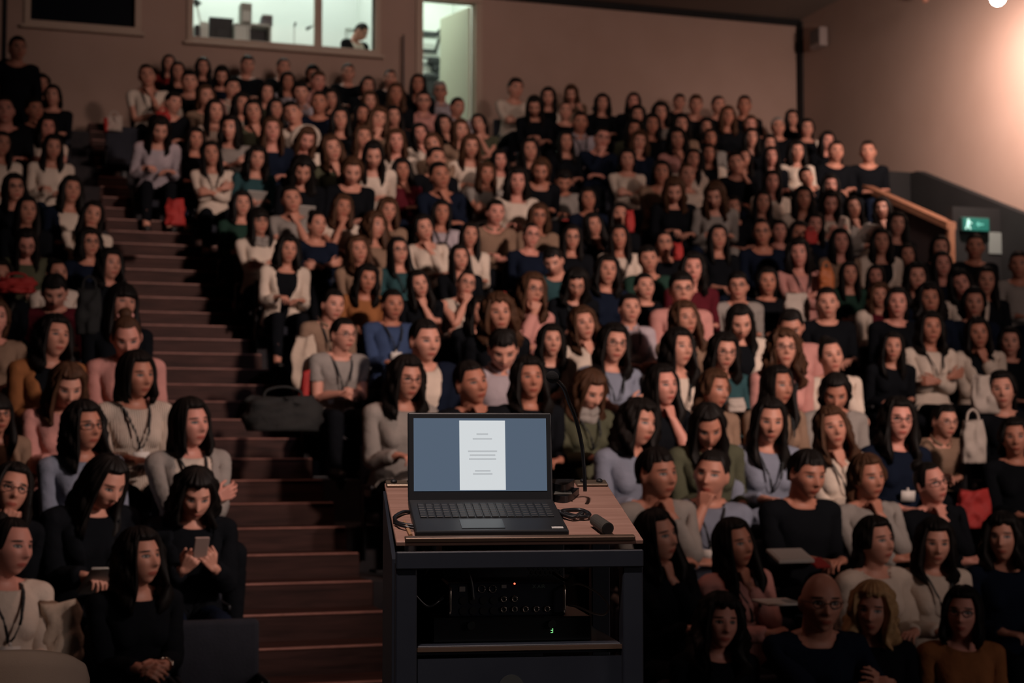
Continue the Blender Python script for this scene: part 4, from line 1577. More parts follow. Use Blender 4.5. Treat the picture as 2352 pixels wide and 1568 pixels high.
def make_accessories():
    m = MB()
    for sx in (1, -1):
        pts = []
        for k in range(13):
            an = 2 * math.pi * k / 12
            pts.append(HEADC + np.array([sx * .031 + .021 * math.cos(an), .099 - .010 * abs(math.cos(an)) * (1 if math.cos(an) * sx > 0 else 0), .010 + .016 * math.sin(an)]))
        m.tube(pts, .0022, 6)
        m.tube([HEADC + np.array(p) for p in ((sx * .052, .092, .014), (sx * .071, .06, .014), (sx * .079, -.01, .010))], .0018, 6)
    m.tube([HEADC + np.array(p) for p in ((-.010, .100, .012), (0, .104, .014), (.010, .100, .012))], .002, 6)
    ACC['glasses'] = rigid(m, 'head')
    m = MB()
    for sx in (1, -1):
        pts = []
        for k in range(10):
            t = k / 9
            x = sx * (.075 * (1 - t) ** .9 + .004)
            z = 1.03 - .25 * t
            pts.append((x, chest_y(x, z) + .028 + .012 * math.sin(t * 3.1) + (.03 if z < .90 and z > .8 else 0) * .6, z))
        pts = [(sx * .062, -.06, 1.062)] + pts
        for k in range(len(pts) - 1):
            a, b = Vector(pts[k]), Vector(pts[k + 1])
            d = b - a
            q = d.to_track_quat('Z', 'Y').to_matrix().to_4x4()
            m.box(((a + b) / 2), (.014, .003, d.length * 1.06), Matrix(q))
    ACC['lanyard'] = rigid(m, 'torso')
    m = MB()
    m.box((0, chest_y(0, .74) + .055, .735), (.09, .002, .066), Matrix.Rotation(-.12, 4, 'X'))
    m.box((0, chest_y(0, .74) + .052, .775), (.012, .006, .02))
    ACC['badge'] = rigid(m, 'torso')
    m = MB()
    pts = []
    for k in range(25):
        an = 2 * math.pi * k / 24
        pts.append((.088 * math.sin(an), -.012 + .085 * math.cos(an) + .012 * math.cos(an), 1.055 - .035 * math.cos(an) + .008 * math.sin(an * 5)))
    m.tube(pts, .034, 10)
    pts2 = [(p[0] * .95, p[1] + .012 * math.cos(i / 4), p[2] - .045) for i, p in enumerate(pts)]
    m.tube(pts2, .030, 10)
    ACC['scarf'] = rigid(m, 'torso')
    m = MB()
    for sx in (1, -1):
        pts = [(sx * .082 * math.sin(t_), -.020 - .075 * math.cos(t_), 1.075 - .055 * (t_ / 2.9) ** 2) for t_ in np.linspace(0, 2.9, 12)]
        for k in range(11):
            a_, b_ = Vector(pts[k]), Vector(pts[k + 1])
            q_ = (b_ - a_).to_track_quat('Z', 'X').to_matrix().to_4x4()
            m.box((a_ + b_) / 2, (.034, .008, (b_ - a_).length * 1.15), q_, bevel=.003, seg=1)
    ACC['collar'] = rigid(m, 'torso')
    m = MB()
    m.tube([HEADC + np.array([.018 * math.sin(2 * math.pi * k / 14) * 2.1, -.062 - .008 * math.cos(2 * math.pi * k / 14), .093 + .032 * math.cos(2 * math.pi * k / 14) * .35 + .012]) for k in range(15)], .010, 8)
    ACC['hair_tie'] = rigid(m, 'head')
    m = MB()
    pts = [J['wriL'] + J['hL'] * -.02 + (J['sL'] * math.cos(2 * math.pi * k / 16) + J['nL'] * math.sin(2 * math.pi * k / 16)) * np.array([.034]) for k in range(17)]
    m.tube(pts, .005, 6)
    q = J['wriL'] + J['hL'] * -.02 - J['nL'] * .034
    m.cyl(q, q - J['nL'] * .008, .018, seg=14)
    ACC['watch'] = rigid(m, 'faL')


def skin_mat(name, c):
    if name in MATS:
        return MATS[name]
    m = principled(name, c, .55)
    b = m.node_tree.nodes['Principled BSDF']
    at = N(m, 'ShaderNodeAttribute', attribute_name='hc')
    sp = N(m, 'ShaderNodeSeparateXYZ')
    L(m, at.outputs['Vector'], sp.inputs[0])

    def mt(op, a, bb=None):
        n = N(m, 'ShaderNodeMath', operation=op)
        for i, v in enumerate((a, bb)):
            if v is None:
                continue
            if isinstance(v, (int, float)):
                n.inputs[i].default_value = v
            else:
                L(m, v, n.inputs[i])
        return n.outputs[0]
    X, Y, Z = sp.outputs[0], sp.outputs[1], sp.outputs[2]
    ax = mt('ABSOLUTE', X)
    front = mt('MULTIPLY', mt('GREATER_THAN', Y, .045), mt('LESS_THAN', Y, 1.0))

    def ell(px, cx, wx, cz, wz, slope=0.0):
        u = mt('DIVIDE', mt('SUBTRACT', px, cx), wx)
        zz = mt('SUBTRACT', Z, cz)
        if slope:
            zz = mt('SUBTRACT', zz, mt('MULTIPLY', mt('SUBTRACT', px, cx), slope))
        v = mt('DIVIDE', zz, wz)
        r = mt('ADD', mt('MULTIPLY', u, u), mt('MULTIPLY', v, v))
        n = N(m, 'ShaderNodeMapRange')
        n.interpolation_type = 'SMOOTHSTEP'
        n.inputs['From Min'].default_value = 1.25
        n.inputs['From Max'].default_value = .75
        L(m, r, n.inputs['Value'])
        return mt('MULTIPLY', n.outputs[0], front)
    cur = None

    def over(fac, col):
        nonlocal cur
        x = N(m, 'ShaderNodeMix', data_type='RGBA')
        L(m, fac, x.inputs['Factor'])
        if cur is None:
            x.inputs['A'].default_value = (*c, 1)
        else:
            L(m, cur, x.inputs['A'])
        x.inputs['B'].default_value = (*col, 1)
        cur = x.outputs['Result']
    over(ell(X, 0, .024, -.062, .0095), (c[0] * .72, c[1] * .42, c[2] * .42))
    over(ell(ax, .034, .020, .033, .0042, -.10), (.03, .018, .012))
    over(ell(ax, .031, .0165, .0125, .0082), (.035, .02, .016))
    over(ell(ax, .031, .0118, .0110, .0042), (.30, .26, .235))
    over(ell(ax, .031, .0062, .0113, .0052), (.018, .010, .007))
    L(m, cur, b.inputs['Base Color'])
    b.inputs['Subsurface Weight'].default_value = 0.0
    return m

DATA = """
1 0.77 8.33 1.20 L B 6 40 w
1 0.15 8.42 1.26 U W 0 40 l
2 0.65 9.16 1.56 L B 4 38 jB pH
2 1.14 9.10 1.49 L B 5 10 j:B f
3 1.22 10.02 1.89 B Y 3 38 l j:W
3 0.59 10.02 1.87 L D 0 35 g
2 0.16 9.13 1.52 L B 2 15 g
4 0.10 10.64 1.95 F K 0 18 g h
4 0.96 10.76 2.21 B W 4u 35 l t k
4 0.53 10.79 2.14 l P 4 15
5 0.96 11.53 2.51 u P 4 5
5 0.47 11.59 2.50 L O 0 30 j:B
6 0.99 12.39 2.81 F B 0 25
7 0.54 13.19 2.96 S M 4 0
6 0.09 12.42 2.68 l K 0 10
8 0.58 13.78 3.16 U W 1 25
8 1.02 14.05 3.28 L B 0 30
9 0.90 14.85 3.55 L N 0 20 g
9 0.36 14.70 3.52 L V 4 5 g
10 0.96 15.50 3.89 L W 2 8
10 0.38 15.62 3.92 L B 0 15
11 0.81 16.39 4.25 L N 0 15 j:W
11 0.28 16.42 4.25 L B 0 15 g
13 0.68 17.70 4.90 L W 4u 10
14 0.65 18.55 5.26 L W 3 10
13 0.16 17.82 4.92 L W 0 20
15 0.53 19.25 5.60 S B 1 25 v
14 0.19 18.46 5.41 S B 0 5
16 0.76 20.01 5.93 L B 0 -10
17 0.65 20.71 6.21 L B 0 15
17 0.22 20.56 6.32 L Y 0 5
16 0.34 19.86 6.44 S B 8 15
7 0.11 13.19 3.06 L B 0 20
17 1.92 20.56 6.37 S W 1 0 l h
19 2.35 22.08 6.90 L R 0 5
18 2.39 21.35 6.63 L B 0 5
19 2.81 22.11 6.90 L B 0 10
17 2.45 20.59 6.34 S W 0 8 l j:B
18 2.95 21.23 6.60 B N 4 0
19 3.41 22.05 6.95 S B 0 10 h
19 3.90 21.99 6.94 S B 0 20
19 4.33 22.08 6.91 L B 4 0
18 4.27 21.41 6.65 s P 0 20
19 4.83 22.08 6.95 S B 0 5
18 3.83 21.29 6.59 L L 0 10
17 3.87 20.53 6.29 S L 4u 0
17 3.00 20.62 6.30 S P 0 20 j:W
16 2.58 20.01 6.04 l K 1 25
16 2.15 19.68 5.87 S B 0 30
15 2.58 19.16 5.69 L W 0 15
16 3.01 19.92 5.96 L W 0 20
15 3.04 19.16 5.71 L V 1 5
16 3.45 20.01 5.94 L B 0 15
17 3.44 20.62 6.27 L V 0 10
15 3.52 19.16 5.72 S W 1 -10
16 3.98 19.89 6.03 S N 0 0
17 4.30 20.65 6.26 L B 0 0
15 4.10 19.16 5.69 L B 0 0
14 2.70 18.61 5.39 L Y 3 -20
14 3.13 18.37 5.35 l N 0 10
14 3.56 18.55 5.32 H W 4 15
14 2.28 18.52 5.23 L B 0 10
14 1.85 18.25 5.27 L L 4 10
13 2.37 17.82 4.94 L W 3 5 l
13 2.85 17.70 4.90 C T 4u 10 p
12 3.23 17.00 4.68 C B 4 0 p
11 2.50 16.45 4.20 L G 0 10
10 2.54 15.62 3.91 F W 3 25 g s
11 3.00 16.39 4.26 S Y 1 10 h r
10 3.11 15.62 3.91 U N 3 25
9 2.66 14.70 3.54 L W 4u 15 j:B
11 3.51 16.30 4.19 l W 2 20 h
10 3.69 15.62 3.92 c K 0 40
11 4.03 16.45 4.20 l K 0 15
9 3.32 14.70 3.56 l K 1 15
9 3.76 14.91 3.59 L T 0 20 g l
8 3.21 13.87 3.21 L O 4u 15
7 2.74 13.07 2.90 S K 4u 25 l
6 2.65 12.24 2.60 S Y 6 35 g l b h
7 3.29 13.25 2.93 S A 0 20 l b
8 3.67 13.81 3.17 L B 1 15 h
8 4.14 13.93 3.20 U W 2 15 g l n
5 3.11 11.53 2.52 S N 4u 30 j:W
4 2.76 10.73 2.21 L Y 4u 30 g
4 3.23 10.73 2.18 S B 1 30
5 3.72 11.53 2.47 S L 4 5
6 3.89 12.18 2.79 c B 0 10
7 4.49 13.13 3.08 l P 2 30 g
6 4.73 12.51 2.75 l W 1 20
6 4.31 12.12 2.58 L W 0 15 j:B
8 5.11 13.69 3.21 L B 5 5 g l
8 5.96 14.11 3.24 S B 0 20
7 5.44 13.22 2.95 S L 0 15 l b
7 5.93 13.19 3.13 S P 0 10 g
8 6.82 13.87 3.25 S Y 0 0 g
6 5.59 12.39 2.80 l K 1 30
6 6.08 12.33 2.79 L W 4 10 j:B
5 4.63 11.59 2.53 L D 3 20 g l
5 5.12 11.47 2.50 L W 3 40 l
5 5.58 11.62 2.49 L T 4u 20 g p
4 3.68 10.82 2.22 L B 0 15
4 4.13 10.82 2.15 l V 4 40 l s
4 4.65 10.70 2.18 L B 1 35 h
4 5.10 10.79 2.16 l K 4u 45
9 5.26 14.70 3.53 S T 4 -10
10 5.34 15.62 3.89 U N 0 15 g
10 5.80 15.65 3.89 L B 0 5 g
11 6.24 16.18 4.11 L B 1 20
10 6.32 15.62 3.91 L W 0 0 l
9 6.30 14.82 3.59 S G 0 10 b
10 6.84 15.65 3.87 U B 0 5 g
8 6.38 13.93 3.41 L M 0 5
11 5.70 16.42 4.21 l K 0 10 g
13 6.53 17.91 4.87 S Y 4 10 r
12 5.65 17.00 4.68 L W 4u 5 r
13 6.10 17.49 4.91 l B 4 0
14 7.60 18.52 5.28 L W 3 0
13 7.68 17.64 4.98 L K 3 0
13 8.13 17.91 5.02 u W 0 20
12 7.56 17.00 4.68 l B 4 5
11 6.68 16.51 4.27 L B 0 5
18 7.04 21.26 6.71 S W 3 20
17 7.06 20.50 6.32 L B 4 0
18 7.55 21.32 6.64 L W 0 0 j:B
19 8.17 22.05 6.89 l K 5 -10
16 7.49 19.89 6.00 S L 0 10 l
17 7.55 20.62 6.30 U B 0 5
18 8.38 21.35 6.61 L B 0 5
18 8.85 21.32 6.65 B B 0 0
15 7.50 19.13 5.65 S N 2 10 g
15 8.00 19.10 5.63 l N 2 10
14 6.35 18.61 5.34 L B 0 5
14 5.92 18.49 5.18 L W 4u 15
13 5.55 17.85 4.89 l Y 3 15 h
17 8.54 20.44 6.27 L B 0 5
16 8.57 20.01 6.06 L B 0 10
16 8.14 19.59 5.89 L V 0 5
18 4.94 21.35 6.62 L B 0 15
19 5.45 22.11 6.92 S B 0 5
17 5.14 20.56 6.36 l B 0 5
17 4.73 20.32 6.19 l K 0 10
16 4.52 19.83 5.91 L B 0 10
15 4.56 19.13 5.71 l K 2 15
16 4.98 20.01 5.95 L B 0 5
17 5.56 20.71 6.32 S P 0 5 g
18 5.56 20.99 6.61 L B 0 0
18 5.99 21.41 6.63 E L 0 0 g
17 5.99 20.56 6.24 S L 4u 25
16 5.64 19.98 5.88 C B 1 20
15 5.63 19.19 5.65 l K 0 20
16 6.11 19.95 5.91 L V 1 -15 h
15 5.13 19.25 5.59 L W 1 10
14 5.07 18.40 5.30 l K 1 -10
14 4.64 18.52 5.34 l W 0 5
14 4.21 18.40 5.33 l B 0 10
13 3.69 17.70 5.05 l V 1 20
13 4.96 17.91 5.03 S B 0 25
14 5.50 18.31 5.29 l W 4u 10
13 4.54 17.85 4.88 L M 1 10
13 4.12 17.49 4.98 L W 4 5
12 3.77 17.00 4.70 l B 4 5
12 4.77 17.06 4.70 S N 1 15
11 4.62 16.45 4.20 B L 0 5 l
11 5.17 16.30 4.21 S K 4u 20
10 4.20 15.62 3.92 L W 1 20
10 4.69 15.65 3.87 L W 0 10
9 4.35 14.85 3.54 L B 0 15
12 6.55 17.15 4.54 L N 0 10
15 7.03 19.19 5.59 L B 0 10
10 7.45 15.62 3.95 L B 0 10
8 5.53 13.99 3.37 L N 0 15
7 4.00 13.07 2.88 L B 0 20
8 7.25 14.11 3.33 L B 0 10
19 9.92 22.11 6.88 S B 0 15
18 9.73 21.11 6.63 s B 0 10
18 10.18 21.29 6.68 S B 0 20
18 10.64 21.38 6.73 S B 0 0
17 8.99 20.68 6.38 L Y 0 10
16 9.00 20.01 6.08 L K 0 10
15 8.56 19.16 5.71 L P 1 10
17 9.54 20.35 6.15 L B 0 5
16 9.43 19.98 5.92 L Y 0 5
17 9.97 20.56 6.37 l B 0 10
17 10.40 20.71 6.30 l B 0 5
16 9.90 19.68 5.90 L B 0 5 b
16 10.34 20.01 5.90 L B 0 10
15 9.96 19.22 5.57 L B 0 5
17 10.84 20.71 6.30 E B 0 10
18 11.43 21.38 6.59 L B 0 10
17 11.31 20.71 6.31 L W 0 10 j:B
15 10.39 19.31 5.68 L W 0 10
16 11.19 19.92 5.97 L B 0 20
15 10.91 19.19 5.68 S B 0 15
15 11.39 19.16 5.70 S B 0 0
14 8.43 18.40 5.30 L W 2 10
14 9.08 18.49 5.31 S B 7 0
15 9.52 19.13 5.51 L B 0 5
12 7.98 16.79 4.61 l Y 4 -15 q
12 9.19 16.94 4.64 L W 0 10
13 9.22 17.79 4.97 L W 0 5
14 10.13 18.58 5.20 S B 1 10
13 10.03 17.79 4.96 L B 0 10
12 9.58 17.00 4.63 L W 5 10 f
12 9.99 17.18 4.60 L Y 1 15 p
15 9.06 19.25 5.56 L W 0 5 j:B
10 7.94 15.56 4.02 U N 0 0 g
11 8.58 16.39 4.16 L B 0 10
10 8.41 15.62 4.02 L B 0 10
9 7.97 14.79 3.71 L P 3 0 l
12 10.42 17.21 4.61 L B 1 -10
10 9.34 15.47 3.96 L W 0 10 j:B
9 8.46 14.64 3.50 L G 0 15 b
9 8.93 14.91 3.51 L B 0 0
8 8.38 13.93 3.21 l W 0 10 j:M
10 8.87 15.53 3.95 L K 0 10
12 8.38 17.15 4.53 L B 0 10
12 8.79 17.21 4.61 L B 0 10
11 9.04 16.42 4.26 L N 0 10
11 10.11 16.39 4.30 L B 0 10
8 8.84 13.99 3.41 L N 0 10
7 8.53 13.28 3.12 L N 0 10
6 7.98 12.42 2.78 L W 3 20 l
10 10.22 15.68 3.95 L B 0 10
9 9.66 14.79 3.65 L N 0 10
8 9.30 13.90 3.35 L W 1 5 j:B
7 9.00 13.25 3.10 L N 0 5
10 10.68 15.68 3.98 S B 0 0
6 8.43 12.36 2.74 B W 1 10 j:B
8 9.73 14.11 3.41 L B 0 10
9 10.62 14.79 3.68 S Y 0 0
10 9.78 15.65 3.85 L B 0 10
7 8.07 13.10 3.06 L B 0 5
7 7.39 13.19 3.05 S B 0 5
6 6.56 12.33 2.76 S P 4 0
5 6.05 11.50 2.51 c P 0 10 g l
5 6.52 11.59 2.47 U W 1 15
4 5.62 10.79 2.19 L K 0 40 l
4 6.09 10.76 2.15 L Y 4 5
3 5.12 9.96 1.92 L D 4u 15 l
3 5.64 10.02 1.87 l W 1 20 l
3 6.16 10.02 1.93 L N 0 20 g b
4 6.89 10.55 1.93 S K 4u 30 g
2 5.44 9.22 1.55 l Y 1 40
2 4.97 9.16 1.57 S B 4u 30
2 5.91 9.22 1.51 U B 1 40 g
2 3.92 9.10 1.58 S Y 1 40
2 4.38 9.31 1.57 S D 2 -10 l h
3 4.15 9.96 1.90 L D 4u 45
3 4.65 9.93 1.89 L V 4 10
1 3.62 8.42 1.25 L B 1 50
1 4.10 8.42 1.20 L P 1 45 l
1 4.96 8.33 1.20 L W 0 45
1 5.42 8.42 1.18 L W 4u 10 l
1 5.90 8.42 1.20 L N 0 -10
0 4.11 7.44 0.96 X N 9 15 g
0 4.57 7.71 0.88 Z B 0 -5
0 3.61 7.59 0.86 C B 0 20
0 5.05 7.59 0.86 B O 0 -5 g
4 7.59 10.82 2.18 L B 0 5
3 7.13 10.02 1.81 L B 0 5
6 8.87 12.51 2.68 L B 0 5
6 7.53 12.30 2.60 L B 0 5
"""

# ------------------------------------------------------------------ the audience
make_lods()
make_lods(True)
make_accessories()
CLOTH = {'W': ('cream', (.60, .50, .42)), 'P': ('pink', (.52, .25, .22)), 'R': ('red', (.22, .02, .02)), 'M': ('maroon', (.085, .012, .018)), 'B': ('black', (.0065, .0075, .0095)),
         'N': ('navy', (.008, .012, .024)), 'D': ('pale blue', (.20, .22, .28)), 'G': ('dark green', (.020, .048, .036)), 'T': ('teal', (.028, .070, .078)), 'O': ('mustard brown', (.26, .105, .042)),
         'Y': ('grey', (.26, .235, .215)), 'L': ('lilac grey', (.38, .33, .36)), 'K': ('tan', (.23, .15, .105)), 'V': ('olive', (.075, .078, .050)), 'A': ('bright blue', (.045, .072, .15))}


def cloth(code, knit=False):
    nm = CLOTH[code][0].replace(' ', '_') + ('_knit' if knit else '_cloth')
    if nm in MATS:
        return MATS[nm]
    c = CLOTH[code][1]
    m = mottled(nm, tuple(x * .88 for x in c), tuple(min(1, x * 1.12) for x in c), 5, .95, .35, 26)
    m.node_tree.nodes['Principled BSDF'].inputs['Specular IOR Level'].default_value = .03
    if knit:
        b = m.node_tree.nodes['Principled BSDF']
        tc = N(m, 'ShaderNodeTexCoord')
        wv = N(m, 'ShaderNodeTexWave')
        wv.inputs['Scale'].default_value = 24
        wv.inputs['Distortion'].default_value = 1.2
        L(m, tc.outputs['Object'], wv.inputs['Vector'])
        bp = N(m, 'ShaderNodeBump')
        bp.inputs['Strength'].default_value = .8
        bp.inputs['Distance'].default_value = .012
        L(m, wv.outputs['Fac'], bp.inputs['Height'])
        L(m, bp.outputs['Normal'], b.inputs['Normal'])
    return m


SKINS = [skin_mat('skin_fair', (.57, .270, .195)), skin_mat('skin_warm', (.49, .222, .155)), skin_mat('skin_olive', (.42, .175, .115)), skin_mat('skin_rosy', (.59, .262, .20))]
HAIRM = {'k': mottled('hair_black', (.0065, .0055, .005), (.011, .009, .008), 30, .55), 'b': mottled('hair_brown', (.045, .022, .012), (.075, .036, .020), 30, .58),
         'e': mottled('hair_grey', (.20, .18, .17), (.28, .26, .24), 30, .5), 'z': mottled('hair_blond', (.38, .22, .10), (.52, .33, .17), 30, .45)}
for _m in HAIRM.values():
    _m.node_tree.nodes['Principled BSDF'].inputs['Specular IOR Level'].default_value = .12
STYLE = {'L': ('long', 'k', 'long dark-haired woman'), 'l': ('long2', 'b', 'long brown-haired woman'), 'S': ('short', 'k', 'short dark-haired man'), 's': ('short2', 'b', 'short brown-haired man'),
         'U': ('tied', 'k', 'woman with dark tied-up hair'), 'u': ('tied', 'b', 'woman with brown tied-up hair'), 'B': ('bob', 'k', 'woman with dark bob'), 'b': ('bob', 'b', 'woman with brown bob'),
         'F': ('fringe', 'k', 'dark-haired woman with fringe'), 'C': ('curly', 'k', 'curly dark-haired woman'), 'c': ('curly', 'b', 'curly brown-haired woman'), 'X': (None, 'k', 'bald man'),
         'E': ('short', 'e', 'grey-haired man'), 'H': ('long2', 'b', 'woman in pale hood'), 'Z': ('long2', 'z', 'blonde woman')}
ACT = {'0': 'hands in lap', '1': 'chin on hand', '2': 'hand at mouth', '3': 'arms crossed', '4': 'looking down', '4u': 'hands on knees', '5': 'bent over phone', '6': 'hands clasped forward', '7': 'hand at cheek', '8': 'standing', '9': 'pointing'}
ORD = ['front', 'second', 'third', 'fourth', 'fifth', 'sixth', 'seventh', 'eighth', 'ninth', 'tenth', 'eleventh', 'twelfth', 'thirteenth', 'fourteenth', 'fifteenth', 'sixteenth', 'seventeenth', 'eighteenth', 'nineteenth', 'rearmost']
NTH = ['first', 'second', 'third', 'fourth', 'fifth', 'sixth', 'seventh', 'eighth', 'ninth', 'tenth', 'eleventh', 'twelfth', 'thirteenth', 'fourteenth', 'fifteenth', 'sixteenth', 'seventeenth', 'eighteenth', 'nineteenth', 'twentieth', 'twenty-first', 'twenty-second']
M_SEAT = mottled('seat_fabric', (.010, .012, .020), (.014, .016, .026), 12, .9, .2, 90)
M_SEATF = principled('seat_frame', (.010, .010, .012), .45)
M_PAPER = principled('paper', (.62, .58, .53), .8)
M_RED = mottled('red_cloth', (.30, .016, .015), (.36, .022, .018), 5, .75, .3, 20)
M_STRAP = principled('lanyard_strap', (.012, .016, .018), .7)
M_BADGE = principled('badge_card', (.62, .58, .54), .6)
M_FRAMES = principled('spectacle_frame', (.012, .010, .010), .4)
M_SHOE = principled('shoe_black', (.012, .011, .011), .5)

SS = 1.0
seat_src = {}


def seat_meshes():
    m = MB().box((0, -.185, .63), (.435, .075, .50), Matrix.Rotation(-.0, 4, 'X'), bevel=.03, seg=3)
    seat_src['auditorium_seat'] = m.mesh('seat_back', True)
    seat_src['cushion'] = MB().box((0, .055, .375), (.415, .42, .085), bevel=.03, seg=3).mesh('seat_cushion', True)
    for sx, nm in ((-1, 'armrest'), (1, 'armrest')):
        seat_src['armrest%d' % sx] = MB().box((sx * .214, .0, .585), (.022, .30, .030), bevel=.008).box((sx * .214, -.10, .33), (.018, .09, .50), bevel=.004, seg=1).mesh('seat_arm', True)
    seat_src['pedestal'] = MB().box((0, -.09, .17), (.07, .14, .335), bevel=.01).box((0, -.09, .01), (.30, .20, .02), bevel=.005).mesh('seat_foot', True)


seat_meshes()
for k_, me_ in seat_src.items():
    me_.materials.append(None)


def add_seat(x, row, label, z=None):
    o = bpy.data.objects.new('auditorium_seat', seat_src['auditorium_seat'])
    COL.objects.link(o)
    o.location = (x, row_y(row) + .02, row_z(row) if z is None else z)
    o.rotation_euler = (0, 0, math.pi)
    o.scale = (SS, SS, SS)
    o.material_slots[0].link = 'OBJECT'
    o.material_slots[0].material = M_SEAT
    for key, nm, mt in (('cushion', 'cushion', M_SEAT), ('armrest-1', 'armrest', M_SEATF), ('armrest1', 'armrest', M_SEATF), ('pedestal', 'pedestal', M_SEATF)):
        c = bpy.data.objects.new(nm, seat_src[key])
        COL.objects.link(c)
        c.parent = o
        c.material_slots[0].link = 'OBJECT'
        c.material_slots[0].material = mt
    return tag(o, label, 'seat', 'dark seats in the auditorium rows')


PEOPLE = []
for i, line in enumerate(DATA.strip().split('\n')):
    t = line.split()
    PEOPLE.append(dict(i=i, row=int(t[0]), X=float(t[1]), Y=float(t[2]), Z=float(t[3]), hair=t[4], top=t[5], pose=t[6], yaw=float(t[7]), ex=t[8:]))
ROWS0 = min(p['row'] for p in PEOPLE)
blocks = {}
for p in PEOPLE:
    p['side'] = p['X'] < 1.29
    blocks.setdefault((p['side'], p['row']), []).append(p)
for (side, row), ps in blocks.items():
    ps.sort(key=lambda p: -p['X'] if side else p['X'])
    for n_, p in enumerate(ps):
        p['nth'] = n_
PROPS = []


def garment(p):
    jk = next((e[2] for e in p['ex'] if e.startswith('j:')), None) or ('B' if 'jB' in p['ex'] else None)
    if jk and not any(e.startswith('j:') for e in p['ex']):
        return CLOTH[jk][0] + ' jacket', jk
    if jk:
        # 'top j:X' reads: jacket colour first, inner top after the colon
        return CLOTH[p['top']][0] + ' jacket', jk
    kind = 'T-shirt' if 'h' in p['ex'] else 'sleeveless top' if 'n' in p['ex'] else 'knit sweater' if 'k' in p['ex'] else ('shirt' if p['top'] in 'DL' else 'sweater' if p['top'] in 'WGTYM' else 'top')
    return CLOTH[p['top']][0] + ' ' + kind, None


